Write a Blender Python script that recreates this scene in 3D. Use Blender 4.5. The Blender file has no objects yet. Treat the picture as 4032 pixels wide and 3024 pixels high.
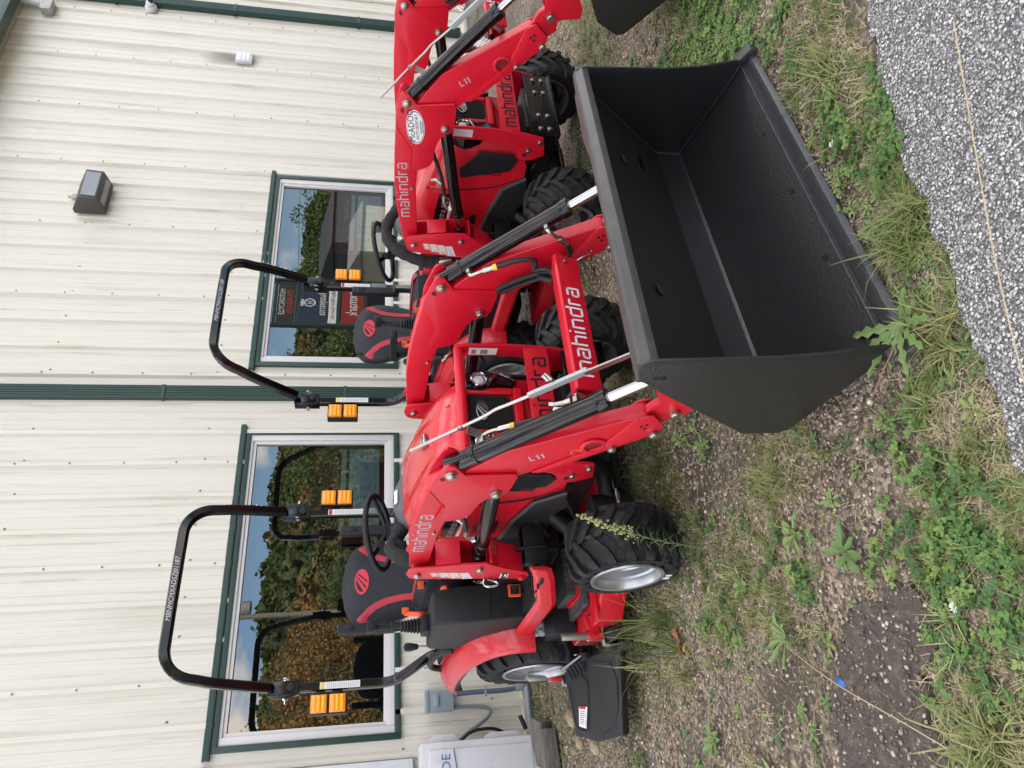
import bpy, bmesh, math, random
import numpy as np
from mathutils import Vector, Matrix, Euler
R = math.radians
rnd = random.Random(7)
S = bpy.context.scene
COL = S.collection

# ------------------------------------------------------------------ camera
f_px = 2800.0
cam_d = bpy.data.cameras.new('camera')
cam = bpy.data.objects.new('camera', cam_d)
COL.objects.link(cam)
S.camera = cam
pitch, head, roll = R(10.75), R(58.8), R(.594)
Fw = Vector((math.cos(head)*math.cos(pitch), math.sin(head)*math.cos(pitch), -math.sin(pitch)))
Rt = Vector((math.sin(head), -math.cos(head), 0))
Up = Rt.cross(Fw)
Rt2 = Rt*math.cos(roll) + Up*math.sin(roll)
Up2 = -Rt*math.sin(roll) + Up*math.cos(roll)
# the photograph is lying on its side: its upper edge is the right of the place
X, Y, Z = -Up2, Rt2, -Fw
M = Matrix(((X.x, Y.x, Z.x, 0), (X.y, Y.y, Z.y, 0), (X.z, Y.z, Z.z, 1.22), (0, 0, 0, 1)))
cam.matrix_world = M
cam_d.sensor_fit = 'HORIZONTAL'
cam_d.sensor_width = 36.0
cam_d.lens = f_px/4032*36.0
cam_d.clip_start = .05
cam_d.clip_end = 2000

# ------------------------------------------------------------------ light
SUN_EL, SUN_ROT = R(36), R(8)
w = bpy.data.worlds.new("World"); S.world = w; w.use_nodes = True
nt = w.node_tree; bg = nt.nodes['Background']
sky = nt.nodes.new('ShaderNodeTexSky'); sky.sky_type = 'NISHITA'; sky.sun_disc = False
sky.sun_elevation = SUN_EL; sky.sun_rotation = SUN_ROT; sky.air_density = .9; sky.dust_density = .15; sky.ozone_density = 3.0
tc = nt.nodes.new('ShaderNodeTexCoord')
mp = nt.nodes.new('ShaderNodeMapping'); mp.inputs['Scale'].default_value = (1, 1, 2.2); mp.inputs['Location'].default_value = (.35, .2, .1)
nz = nt.nodes.new('ShaderNodeTexNoise'); nz.inputs['Scale'].default_value = 4.6; nz.inputs['Detail'].default_value = 9; nz.inputs['Roughness'].default_value = .55
rp = nt.nodes.new('ShaderNodeValToRGB'); rp.color_ramp.elements[0].position = .47; rp.color_ramp.elements[1].position = .58
mx = nt.nodes.new('ShaderNodeMix'); mx.data_type = 'RGBA'
nt.links.new(tc.outputs['Generated'], mp.inputs['Vector']); nt.links.new(mp.outputs[0], nz.inputs['Vector'])
nt.links.new(nz.outputs['Fac'], rp.inputs['Fac']); nt.links.new(rp.outputs['Color'], mx.inputs['Factor'])
nt.links.new(sky.outputs[0], mx.inputs['A']); mx.inputs['B'].default_value = (12.6, 11.4, 10.0, 1)
nt.links.new(mx.outputs['Result'], bg.inputs['Color'])
bg.inputs['Strength'].default_value = .12
sd = bpy.data.lights.new('sun', 'SUN'); so = bpy.data.objects.new('sun', sd); COL.objects.link(so)
sd.energy = 3.5; sd.angle = R(.5); sd.color = (1, .95, .87)
sdir = Vector((math.sin(SUN_ROT)*math.cos(SUN_EL), math.cos(SUN_ROT)*math.cos(SUN_EL), math.sin(SUN_EL)))
so.rotation_euler = (-sdir).to_track_quat('-Z', 'Y').to_euler()
S.view_settings.view_transform = 'Standard'; S.view_settings.look = 'None'
S.view_settings.exposure = 1.68; S.view_settings.gamma = 1.0
S.view_settings.use_curve_mapping = False

# ------------------------------------------------------------------ materials
MATS = {}
def mat(name, col, rough=.5, metal=0, coat=0, spec=.5, noise=None, bump=None, streak=None, attr=None, sub=0):
    """noise=(scale, colour2, lo, hi[, stretch]); bump=(scale, strength)"""
    if name in MATS: return MATS[name]
    m = bpy.data.materials.new(name); m.use_nodes = True; t = m.node_tree; b = t.nodes['Principled BSDF']
    b.inputs['Base Color'].default_value = (*col, 1); b.inputs['Roughness'].default_value = rough
    b.inputs['Metallic'].default_value = metal; b.inputs['Coat Weight'].default_value = coat
    b.inputs['Coat Roughness'].default_value = .08; b.inputs['Specular IOR Level'].default_value = spec
    N = t.nodes.new; L = t.links.new
    tcn = N('ShaderNodeTexCoord')
    if noise:
        n = N('ShaderNodeTexNoise'); n.inputs['Scale'].default_value = noise[0]; n.inputs['Detail'].default_value = 8
        n.inputs['Roughness'].default_value = .62
        src = tcn.outputs['Object']
        if len(noise) > 4:
            mpn = N('ShaderNodeMapping'); mpn.inputs['Scale'].default_value = noise[4]; L(src, mpn.inputs[0]); src = mpn.outputs[0]
        L(src, n.inputs['Vector'])
        r = N('ShaderNodeMapRange'); r.inputs['From Min'].default_value = noise[2]; r.inputs['From Max'].default_value = noise[3]
        L(n.outputs['Fac'], r.inputs['Value'])
        k = N('ShaderNodeMix'); k.data_type = 'RGBA'; k.inputs['A'].default_value = (*col, 1); k.inputs['B'].default_value = (*noise[1], 1)
        L(r.outputs[0], k.inputs['Factor']); L(k.outputs['Result'], b.inputs['Base Color'])
    if attr:
        a = N('ShaderNodeAttribute'); a.attribute_name = 'tint'
        cr = N('ShaderNodeValToRGB'); els = cr.color_ramp.elements
        while len(els) < len(attr): els.new(.5)
        for i, c in enumerate(attr): els[i].position = i/(len(attr)-1); els[i].color = (*c, 1)
        L(a.outputs['Fac'], cr.inputs['Fac']); L(cr.outputs['Color'], b.inputs['Base Color'])
    if bump:
        n2 = N('ShaderNodeTexNoise'); n2.inputs['Scale'].default_value = bump[0]; n2.inputs['Detail'].default_value = 4
        L(tcn.outputs['Object'], n2.inputs['Vector'])
        bn = N('ShaderNodeBump'); bn.inputs['Strength'].default_value = bump[1]; bn.inputs['Distance'].default_value = .01
        L(n2.outputs['Fac'], bn.inputs['Height']); L(bn.outputs[0], b.inputs['Normal'])
    MATS[name] = m
    return m
red = mat('red_paint', (.60, .0085, .026), .36, coat=.12, spec=.35, noise=(9, (.53, .007, .023), .4, .7), bump=(260, .02))
redp = mat('red_plastic', (.55, .008, .022), .26, coat=.25, noise=(4, (.52, .012, .022), .4, .7))
reddk = mat('red_vinyl', (.45, .025, .05), .55, bump=(400, .15))
blk = mat('black_gloss', (.003, .003, .0035), .17, coat=.0, spec=.45)
blks = mat('black_satin', (.006, .0065, .008), .45, spec=.35, noise=(30, (.011, .011, .012), .5, .8))
blkp = mat('black_plastic', (.009, .0105, .013), .5, spec=.35, noise=(14, (.015, .0165, .019), .45, .75), bump=(500, .12))
bkt = mat('bucket_black', (.0105, .0108, .0125), .36, spec=.75, noise=(210, (.10, .10, .10), .655, .77), bump=(170, .16))
bktl = mat('bucket_rim_grey', (.040, .038, .036), .42, noise=(14, (.055, .053, .05), .4, .7))
rub = mat('tyre_rubber', (.010, .0105, .012), .66, spec=.35, noise=(22, (.055, .052, .047), .53, .76), bump=(90, .25))
chrome = mat('chrome', (.50, .51, .53), .12, metal=1)
zinc = mat('zinc', (.42, .41, .38), .32, metal=1, noise=(60, (.45, .42, .35), .5, .75))
silver = mat('silver_rim', (.50, .51, .53), .36, metal=.85, noise=(20, (.4, .41, .43), .5, .8))
rimg = mat('grey_rim', (.22, .22, .225), .4, metal=.6, noise=(20, (.12, .12, .12), .5, .75))
seatm = mat('seat_vinyl', (.010, .012, .018), .55, spec=.4, noise=(10, (.014, .016, .023), .4, .7), bump=(300, .15))
greyp = mat('grey_plastic', (.075, .078, .088), .5, bump=(600, .08))
white = mat('white_label', (.8, .8, .8), .5)
whitep = mat('white_print', (.75, .76, .78), .45)
silprint = mat('silver_print', (.5, .5, .52), .4, metal=.3)
orange = mat('orange_plastic', (.75, .09, .015), .4)
black_hole = mat('dark_recess', (.004, .004, .005), .8)
hose = mat('hose_rubber', (.008, .008, .009), .5, bump=(200, .2))
cloth = mat('hose_sleeve', (.009, .0095, .012), .85, noise=(80, (.018, .018, .021), .4, .7), bump=(60, .6))
amber = mat('amber_lens', (.88, .27, .0), .15, coat=.5)
b = amber.node_tree.nodes['Principled BSDF'];  b.inputs['Emission Color'].default_value = (.9, .3, .02, 1); b.inputs['Emission Strength'].default_value = 0
lensc = mat('clear_lens', (.6, .62, .65), .06, coat=1)
green = mat('green_trim', (.011, .040, .032), .42, noise=(6, (.016, .052, .043), .35, .7, (1, 1, .3)))
vinyl = mat('vinyl_frame', (.62, .60, .60), .4)
gal = mat('galvanised', (.42, .42, .41), .45, metal=.4, noise=(20, (.3, .3, .29), .4, .7))
pvc = mat('grey_pvc', (.25, .29, .33), .45)
acw = mat('ac_white', (.62, .63, .66), .4, noise=(5, (.5, .51, .53), .5, .75))
wood = mat('old_board', (.17, .16, .145), .85, noise=(8, (.09, .08, .07), .4, .65, (1, 14, 14)), bump=(40, .5))
bronze = mat('lamp_bronze', (.06, .055, .055), .5)
stoneM = mat('stone', (.36, .29, .19), .85, noise=(28, (.17, .15, .11), .42, .68), bump=(60, .8))
decal_paper = mat('decal_paper', (.72, .72, .72), .4)
yellow = mat('yellow_band', (.8, .55, .03), .5)
orangep = mat('orange_print', (.8, .28, .05), .5)
ink = mat('ink_grey', (.2, .2, .22), .6)
inkb = mat('ink_blue', (.08, .17, .4), .6)

# ------------------------------------------------------------------ mesh helpers
SH = [0.0]              # shift along y of the thing being built
class B:
    def __init__(s): s.bm = bmesh.new()
    def face(s, pts):
        vs = [s.bm.verts.new(p) for p in pts]
        try: return s.bm.faces.new(vs)
        except ValueError: return None
    def box(s, x0, x1, y0, y1, z0, z1, rot=None, c=None):
        pts = [(x, y, z) for z in (z0, z1) for y in (y0, y1) for x in (x0, x1)]
        if rot is not None:
            c = Vector(c) if c is not None else Vector(((x0+x1)/2, (y0+y1)/2, (z0+z1)/2))
            pts = [rot @ (Vector(p)-c) + c for p in pts]
        v = [s.bm.verts.new(p) for p in pts]
        for f in ((0, 2, 3, 1), (4, 5, 7, 6), (0, 1, 5, 4), (2, 6, 7, 3), (0, 4, 6, 2), (1, 3, 7, 5)): s.bm.faces.new([v[i] for i in f])
        return s
    def prism(s, pts, a, b, axis='x'):
        """polygon extruded from a to b; axis x: pts=(y,z); y: pts=(x,z); z: pts=(x,y)"""
        def P(p, t): return (t, p[0], p[1]) if axis == 'x' else ((p[0], t, p[1]) if axis == 'y' else (p[0], p[1], t))
        A = [s.bm.verts.new(P(p, a)) for p in pts]; Bv = [s.bm.verts.new(P(p, b)) for p in pts]
        n = len(pts)
        s.bm.faces.new(A); s.bm.faces.new(Bv[::-1])
        for i in range(n): s.bm.faces.new((A[i], Bv[i], Bv[(i+1) % n], A[(i+1) % n]))
        return s
    def loft(s, rings, cap=True, close=True):
        V = [[s.bm.verts.new(p) for p in r] for r in rings]; n = len(rings[0])
        for a, b in zip(V, V[1:]):
            for i in range(n if close else n-1): s.bm.faces.new((a[i], a[(i+1) % n], b[(i+1) % n], b[i]))
        if cap: s.bm.faces.new(V[0][::-1]); s.bm.faces.new(V[-1])
        return s
    def cyl(s, p0, p1, r0, r1=None, n=20, cap=True):
        p0, p1 = Vector(p0), Vector(p1); r1 = r0 if r1 is None else r1
        d = (p1-p0).normalized(); a = d.orthogonal().normalized(); c = d.cross(a)
        R_ = lambda p, r: [p + a*r*math.cos(2*math.pi*i/n) + c*r*math.sin(2*math.pi*i/n) for i in range(n)]
        return s.loft([R_(p0, r0), R_(p1, r1)], cap)
    def tube(s, pts, r, n=10, cap=True, smooth=2):
        P = [Vector(p) for p in pts]
        for _ in range(smooth):
            if len(P) < 3: break
            Q = [P[0]]
            for a, b_ in zip(P, P[1:]): Q += [a*.75+b_*.25, a*.25+b_*.75]
            Q.append(P[-1]); P = Q
        T = [(P[min(i+1, len(P)-1)]-P[max(i-1, 0)]).normalized() for i in range(len(P))]
        a = T[0].orthogonal().normalized(); rings = []
        for p, t in zip(P, T):
            a = (a - t*a.dot(t)).normalized(); c = t.cross(a)
            rr = r if not callable(r) else r(len(rings)/(len(P)-1))
            rings.append([p + a*rr*math.cos(2*math.pi*i/n) + c*rr*math.sin(2*math.pi*i/n) for i in range(n)])
        return s.loft(rings, cap)
    def bar(s, pts, wid, dep, A, smooth=0):
        """rectangular section swept along pts; A = direction of dep"""
        P = [Vector(p) for p in pts]; A = Vector(A)
        for _ in range(smooth):
            Q = [P[0]]
            for a, b_ in zip(P, P[1:]): Q += [a*.75+b_*.25, a*.25+b_*.75]
            Q.append(P[-1]); P = Q
        rings = []
        for i, p in enumerate(P):
            t = (P[min(i+1, len(P)-1)]-P[max(i-1, 0)]).normalized(); a = (A - t*A.dot(t)).normalized(); c = t.cross(a)
            ch = min(wid, dep)*.14; w2, d2 = wid/2, dep/2
            rings.append([p + c*x + a*y for x, y in ((-w2+ch, -d2), (w2-ch, -d2), (w2, -d2+ch), (w2, d2-ch), (w2-ch, d2), (-w2+ch, d2), (-w2, d2-ch), (-w2, -d2+ch))])
        return s.loft(rings)
    def lathe(s, prof, c, n=48, axis='x'):
        """prof: list of (axial, radius)"""
        rings = []
        for (t, r) in prof:
            rings.append([(c[0]+t, c[1]+r*math.cos(2*math.pi*i/n), c[2]+r*math.sin(2*math.pi*i/n)) if axis == 'x' else
                          (c[0]+r*math.cos(2*math.pi*i/n), c[1]+r*math.sin(2*math.pi*i/n), c[2]+t) for i in range(n)])
        return s.loft(rings, cap=False)
    def ball(s, c, r, sc=(1, 1, 1), sub=2):
        g = bmesh.ops.create_icosphere(s.bm, subdivisions=sub, radius=r)
        for v in g['verts']: v.co = Vector((v.co.x*sc[0]+c[0], v.co.y*sc[1]+c[1], v.co.z*sc[2]+c[2]))
        return s
    def map(s, fn):
        for v in s.bm.verts: v.co = Vector(fn(v.co))
        return s
def link(o, parent=None):
    COL.objects.link(o)
    if parent is not None: o.parent = parent
    return o
def finish(bm, name, m, smooth=True, angle=32, bevel=0, seg=2):
    bmesh.ops.recalc_face_normals(bm, faces=bm.faces)
    if bevel:
        es = [e for e in bm.edges if len(e.link_faces) == 2 and e.calc_face_angle(0) > R(38)]
        if es: bmesh.ops.bevel(bm, geom=es, offset=bevel, segments=seg, profile=.6, affect='EDGES', clamp_overlap=True)
    for e in bm.edges:
        if len(e.link_faces) == 2 and e.calc_face_angle(0) > R(angle): e.smooth = False
    me = bpy.data.meshes.new(name)
    for f in bm.faces: f.smooth = smooth
    bm.to_mesh(me); bm.free()
    if m: me.materials.append(m)
    return me
def obj(name, b, m, parent=None, bevel=0, xf=None, smooth=True, angle=32, label=None, seg=2, stuff=False):
    if xf: b.map(xf)
    if SH[0]: b.map(lambda v: (v.x, v.y-SH[0], v.z))
    o = bpy.data.objects.new(name, finish(b.bm, name, m, smooth, angle, bevel, seg)); link(o, parent)
    if label: o['label'] = label
    if stuff: o['kind'] = 'stuff'
    return o
def tag(o, label, cat, group=None):
    o['label'] = label; o['category'] = cat
    if group: o['group'] = group
    return o
def struct(o): o['kind'] = 'structure'; return o
def thing(name, label, cat, loc=(0, 0, 0), rz=0, group=None):
    o = bpy.data.objects.new(name, None); link(o); o.location = loc; o.rotation_euler = (0, 0, rz); o.empty_display_size = .1
    return tag(o, label, cat, group)

# stroke lettering (rounded technical wordmark letters), unit = x-height
GL = {'m': (1.45, [[(0, 0), (0, 1), (1.15, 1), (1.3, .88), (1.3, 0)], [(.65, 1), (.65, 0)]]),
      'a': (.95, [[(.05, 1), (.66, 1), (.8, .86), (.8, 0), (.14, 0), (0, .12), (0, .42), (.14, .55), (.55, .55)]]),
      'h': (.95, [[(0, 1.45), (0, 0)], [(0, 1), (.66, 1), (.8, .86), (.8, 0)]]),
      'i': (.2, [[(0, 1), (0, 0)], [(0, 1.32), (0, 1.45)]]),
      'n': (.95, [[(0, 0), (0, 1), (.66, 1), (.8, .86), (.8, 0)]]),
      'd': (.95, [[(.8, 1.45), (.8, 0), (.14, 0), (0, .14), (0, .86), (.14, 1), (.8, 1)]]),
      'r': (.62, [[(0, 0), (0, 1), (.5, 1)]]),
      'L': (.85, [[(0, 1.4), (0, 0), (.7, 0)]]), '1': (.55, [[(0, 1.1), (.3, 1.4), (.3, 0)]]),
      '2': (.95, [[(0, 1.4), (.7, 1.4), (.8, 1.3), (.8, .8), (.7, .7), (.1, .7), (0, .6), (0, 0), (.8, 0)]]),
      '3': (.95, [[(0, 1.4), (.7, 1.4), (.8, 1.3), (.8, .1), (.7, 0), (0, 0)], [(.2, .7), (.8, .7)]]),
      'H': (.95, [[(0, 1.4), (0, 0)], [(.8, 1.4), (.8, 0)], [(0, .7), (.8, .7)]]),
      'S': (.95, [[(.8, 1.4), (.1, 1.4), (0, 1.3), (0, .8), (.1, .7), (.7, .7), (.8, .6), (.8, .1), (.7, 0), (0, 0)]]),
      'T': (.95, [[(0, 1.4), (.8, 1.4)], [(.4, 1.4), (.4, 0)]]), ' ': (.5, [])}
def strokes(b, text, org, dx, dy, hgt, wt=.17, thick=.0012):
    """letters as extruded ribbons: org corner, dx reading direction, dy up, hgt x-height"""
    org, dx, dy = Vector(org), Vector(dx).normalized(), Vector(dy).normalized(); n = dx.cross(dy); x = 0
    for ch in text:
        adv, polys = GL[ch]
        for pl in polys:
            for i, (p, q) in enumerate(zip(pl, pl[1:])):
                p_, q_ = Vector((p[0]+x, p[1])), Vector((q[0]+x, q[1])); d = (q_-p_).normalized(); s_ = Vector((-d.y, d.x))*wt/2
                e0 = d*wt/2 if i else Vector((0, 0)); e1 = d*wt/2 if i < len(pl)-2 else Vector((0, 0))
                c4 = [p_-e0*.8-s_, q_+e1*.8-s_, q_+e1*.8+s_, p_-e0*.8+s_]
                lo = [org + dx*c.x*hgt + dy*c.y*hgt for c in c4]; hi = [v + n*thick for v in lo]
                L_ = [b.bm.verts.new(v) for v in lo]; H_ = [b.bm.verts.new(v) for v in hi]
                b.bm.faces.new(H_); 
                for k in range(4): b.bm.faces.new((L_[k], L_[(k+1) % 4], H_[(k+1) % 4], H_[k]))
        x += adv+.28
    return x*hgt
def word_len(text): return sum(GL[c][0]+.28 for c in text)
def typed(b, text, org, dx, dy, size, thick=.0008, italic=0, center=False):
    """built-in font to mesh"""
    cu = bpy.data.curves.new('t', 'FONT'); cu.body = text; cu.size = size; cu.extrude = thick; cu.resolution_u = 2; cu.shear = italic
    if center: cu.align_x = 'CENTER'
    o = bpy.data.objects.new('t', cu); COL.objects.link(o)
    dg = bpy.context.evaluated_depsgraph_get(); me = bpy.data.meshes.new_from_object(o.evaluated_get(dg))
    dx, dy = Vector(dx).normalized(), Vector(dy).normalized(); n = dx.cross(dy); org = Vector(org)
    vs = [b.bm.verts.new(org + dx*v.co.x + dy*v.co.y + n*(v.co.z+thick)) for v in me.vertices]
    for p in me.polygons:
        try: b.bm.faces.new([vs[i] for i in p.vertices])
        except ValueError: pass
    bpy.data.objects.remove(o); bpy.data.curves.remove(cu); bpy.data.meshes.remove(me)
def emblem(b, c, dx, dy, w_, h_, t=.006, thick=.003):
    """oval badge with three fanned bars"""
    c, dx, dy = Vector(c), Vector(dx).normalized(), Vector(dy).normalized(); n = dx.cross(dy)
    N = 32
    def E(k, a, z): return c + dx*(w_*k*math.cos(a)) + dy*(h_*k*math.sin(a)) + n*z
    k2 = 1-t/min(w_, h_)
    for i in range(N):
        a0, a1 = 2*math.pi*i/N, 2*math.pi*(i+1)/N
        for q in ([E(1, a0, 0), E(1, a1, 0), E(1, a1, thick), E(1, a0, thick)], [E(1, a0, thick), E(1, a1, thick), E(k2, a1, thick), E(k2, a0, thick)], [E(k2, a0, thick), E(k2, a1, thick), E(k2, a1, 0), E(k2, a0, 0)]): b.face(q)
    for p in ([(-.86, -.35), (-.62, -.62), (.42, .78), (.30, .86)], [(-.48, -.78), (-.2, -.93), (.62, .66), (.50, .74)], [(-.05, -.93), (.62, -.66), (.84, -.2), (.72, .56)]):
        lo = [c + dx*(q[0]*w_) + dy*(q[1]*h_) for q in p]; hi = [v+n*thick for v in lo]
        b.face(hi)
        for k in range(4): b.face([lo[k], lo[(k+1) % 4], hi[(k+1) % 4], hi[k]])

# merged scatter for things nobody could count
def scatter(name, protos, pos, rot, scl, tint, m, jitter=0):
    """protos: list of (V (n,3), F list of equal-length faces); pos (N,3); rot (N,3,3); scl (N,) or (N,3)"""
    N = len(pos); scl = np.asarray(scl)
    if scl.ndim == 1: scl = scl[:, None]
    which = np.random.randint(0, len(protos), N)
    vs, ls, lt, tn, off = [], [], [], [], 0
    for k, (V, F) in enumerate(protos):
        idx = np.where(which == k)[0]
        if not len(idx): continue
        V = np.asarray(V, float); n = len(V)
        W = V[None]*scl[idx][:, None, :]
        W = np.einsum('nij,nvj->nvi', rot[idx], W) + pos[idx][:, None, :]
        vs.append(W.reshape(-1, 3)); tn.append(np.repeat(tint[idx], n))
        flat = np.concatenate([np.asarray(f) for f in F]); lens = np.array([len(f) for f in F])
        base = off + np.arange(len(idx))*n
        ls.append((flat[None]+base[:, None]).reshape(-1)); lt.append(np.tile(lens, len(idx)))
        off += len(idx)*n
    vs = np.concatenate(vs); ls = np.concatenate(ls); lt = np.concatenate(lt); tn = np.concatenate(tn)
    me = bpy.data.meshes.new(name); me.vertices.add(len(vs)); me.vertices.foreach_set('co', vs.astype(np.float32).ravel())
    me.loops.add(len(ls)); me.loops.foreach_set('vertex_index', ls.astype(np.int32))
    st = np.concatenate([[0], np.cumsum(lt)[:-1]])
    me.polygons.add(len(lt)); me.polygons.foreach_set('loop_start', st.astype(np.int32)); me.polygons.foreach_set('loop_total', lt.astype(np.int32))
    me.polygons.foreach_set('use_smooth', np.ones(len(lt), bool))
    me.update(calc_edges=True)
    a = me.attributes.new('tint', 'FLOAT', 'POINT'); a.data.foreach_set('value', tn.astype(np.float32))
    me.materials.append(m)
    return bpy.data.objects.new(name, me)
def rots(yaw, tilt, az=None):
    """rotation matrices: yaw about z then lean by tilt towards az"""
    N = len(yaw); az = np.random.uniform(0, 6.283, N) if az is None else az
    c, s = np.cos(yaw), np.sin(yaw); Zr = np.zeros((N, 3, 3)); Zr[:, 0, 0] = c; Zr[:, 0, 1] = -s; Zr[:, 1, 0] = s; Zr[:, 1, 1] = c; Zr[:, 2, 2] = 1
    k = np.stack([-np.sin(az), np.cos(az), 0*az], 1); K = np.zeros((N, 3, 3))
    K[:, 0, 2] = k[:, 1]; K[:, 1, 2] = -k[:, 0]; K[:, 2, 0] = -k[:, 1]; K[:, 2, 1] = k[:, 0]
    I = np.eye(3)[None]; T = I + np.sin(tilt)[:, None, None]*K + (1-np.cos(tilt))[:, None, None]*(K @ K)
    return T @ Zr

# ================================================================== GROUND
def ground_mat():
    m = bpy.data.materials.new('pea_gravel_soil'); m.use_nodes = True; t = m.node_tree; b = t.nodes['Principled BSDF']; N = t.nodes.new; L = t.links.new
    tcn = N('ShaderNodeTexCoord'); v = N('ShaderNodeTexVoronoi'); v.inputs['Scale'].default_value = 75; L(tcn.outputs['Object'], v.inputs['Vector'])
    cr = N('ShaderNodeValToRGB'); e = cr.color_ramp.elements; e[0].color = (.045, .036, .03, 1); e[1].color = (.36, .30, .22, 1); n3 = e.new(.5); n3.color = (.15, .12, .09, 1)
    sp = N('ShaderNodeSeparateColor'); L(v.outputs['Color'], sp.inputs[0]); L(sp.outputs[0], cr.inputs['Fac'])
    n = N('ShaderNodeTexNoise'); n.inputs['Scale'].default_value = 1.3; n.inputs['Detail'].default_value = 8; L(tcn.outputs['Object'], n.inputs['Vector'])
    r = N('ShaderNodeMapRange'); r.inputs['From Min'].default_value = .45; r.inputs['From Max'].default_value = .62; L(n.outputs['Fac'], r.inputs['Value'])
    k = N('ShaderNodeMix'); k.data_type = 'RGBA'; L(r.outputs[0], k.inputs['Factor']); L(cr.outputs['Color'], k.inputs['A']); k.inputs['B'].default_value = (.065, .053, .04, 1)
    L(k.outputs['Result'], b.inputs['Base Color']); b.inputs['Roughness'].default_value = .85
    bn = N('ShaderNodeBump'); bn.inputs['Strength'].default_value = .8; bn.inputs['Distance'].default_value = .008; bn.invert = True
    L(v.outputs['Distance'], bn.inputs['Height']); L(bn.outputs[0], b.inputs['Normal'])
    return m
def asphalt_mat():
    m = bpy.data.materials.new('worn_asphalt'); m.use_nodes = True; t = m.node_tree; b = t.nodes['Principled BSDF']; N = t.nodes.new; L = t.links.new
    tcn = N('ShaderNodeTexCoord')
    wn = N('ShaderNodeTexNoise'); wn.inputs['Scale'].default_value = 60; wn.inputs['Detail'].default_value = 3; L(tcn.outputs['Object'], wn.inputs['Vector'])
    mxv = N('ShaderNodeMix'); mxv.data_type = 'RGBA'; mxv.inputs['Factor'].default_value = .012; L(tcn.outputs['Object'], mxv.inputs['A']); L(wn.outputs['Color'], mxv.inputs['B'])
    v = N('ShaderNodeTexVoronoi'); v.inputs['Scale'].default_value = 205; L(mxv.outputs['Result'], v.inputs['Vector'])
    sp = N('ShaderNodeSeparateColor'); L(v.outputs['Color'], sp.inputs[0])
    cr = N('ShaderNodeValToRGB'); e = cr.color_ramp.elements
    e[0].color = (.09, .09, .09, 1); e[1].color = (.66, .65, .63, 1)
    for p, c in ((.25, .16), (.5, .28), (.78, .42)): q = e.new(p); q.color = (c, c*.99, c*.97, 1)
    L(sp.outputs[0], cr.inputs['Fac'])
    dk = N('ShaderNodeMapRange'); dk.inputs['From Min'].default_value = .0045; dk.inputs['From Max'].default_value = .0022; dk.inputs['To Min'].default_value = 0; L(v.outputs['Distance'], dk.inputs['Value'])
    dk.inputs['From Min'].default_value = .75; dk.inputs['From Max'].default_value = .35
    k = N('ShaderNodeMix'); k.data_type = 'RGBA'; L(dk.outputs[0], k.inputs['Factor']); k.inputs['A'].default_value = (.07, .07, .07, 1); L(cr.outputs['Color'], k.inputs['B'])
    L(k.outputs['Result'], b.inputs['Base Color']); b.inputs['Roughness'].default_value = .8
    bn = N('ShaderNodeBump'); bn.inputs['Strength'].default_value = 1.0; bn.inputs['Distance'].default_value = .004; bn.invert = True
    L(v.outputs['Distance'], bn.inputs['Height']); L(bn.outputs[0], b.inputs['Normal'])
    return m
gmat, amat = ground_mat(), asphalt_mat()
g = B()
xs = [-300, -60, -12, -4] + [(-4+.14*i) for i in range(1, 86)] + [14, 60, 300]
ys = [-12, -4] + [(-.0+.14*i) for i in range(0, 46)] + [9, 30, 300]
ys = [-300, -60] + ys
from mathutils import noise as mn
def gz(x, y):
    if -4 < x < 8.2 and 0 < y < 6.2: return .012*mn.noise(Vector((x*1.7, y*1.7, 3))) + .006*mn.noise(Vector((x*6, y*6, 1)))
    return 0
V = [[g.bm.verts.new((x, y, gz(x, y)-.012)) for x in xs] for y in ys]
for j in range(len(ys)-1):
    for i in range(len(xs)-1): g.bm.faces.new((V[j][i], V[j][i+1], V[j+1][i+1], V[j+1][i]))
struct(obj('ground', g, gmat))

EDGE = [(-30, -1.0), (-3, .80), (-.6, .98), (0, 1.02), (.25, 1.05), (.49, 1.06), (.69, 1.04), (.85, 1.02), (.94, 1.01), (1.05, 1.0), (1.24, .97), (1.34, .97), (1.49, .93), (1.66, .86), (2.0, .78), (2.6, .7), (4, .55), (8, .2), (30, -1)]
ed = []
for (a, b_) in zip(EDGE, EDGE[1:]):
    n_ = max(1, int(math.dist(a, b_)/.02)) if -1 < a[0] < 3 else 1
    for i in range(n_):
        t_ = i/n_; x = a[0]+(b_[0]-a[0])*t_; y = a[1]+(b_[1]-a[1])*t_
        if -1 < x < 3: y += .035*mn.noise(Vector((x*7, 0, 2)))+.02*mn.noise(Vector((x*28, 0, 5)))
        ed.append((x, y))
ed.append(EDGE[-1])
def asph_edge(x):
    for a, b_ in zip(ed, ed[1:]):
        if a[0] <= x <= b_[0]: return a[1]+(b_[1]-a[1])*(x-a[0])/max(1e-6, b_[0]-a[0])
    return 0
g = B()
top = [g.bm.verts.new((x, y, .006)) for x, y in ed]; low = [g.bm.verts.new((x, y+.012, -.03)) for x, y in ed]; bot = [g.bm.verts.new((x, -14, .006)) for x, y in ed]
for i in range(len(ed)-1):
    g.bm.faces.new((top[i], top[i+1], low[i+1], low[i])); g.bm.faces.new((bot[i], bot[i+1], top[i+1], top[i]))
struct(obj('asphalt_lot', g, amat))
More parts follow.
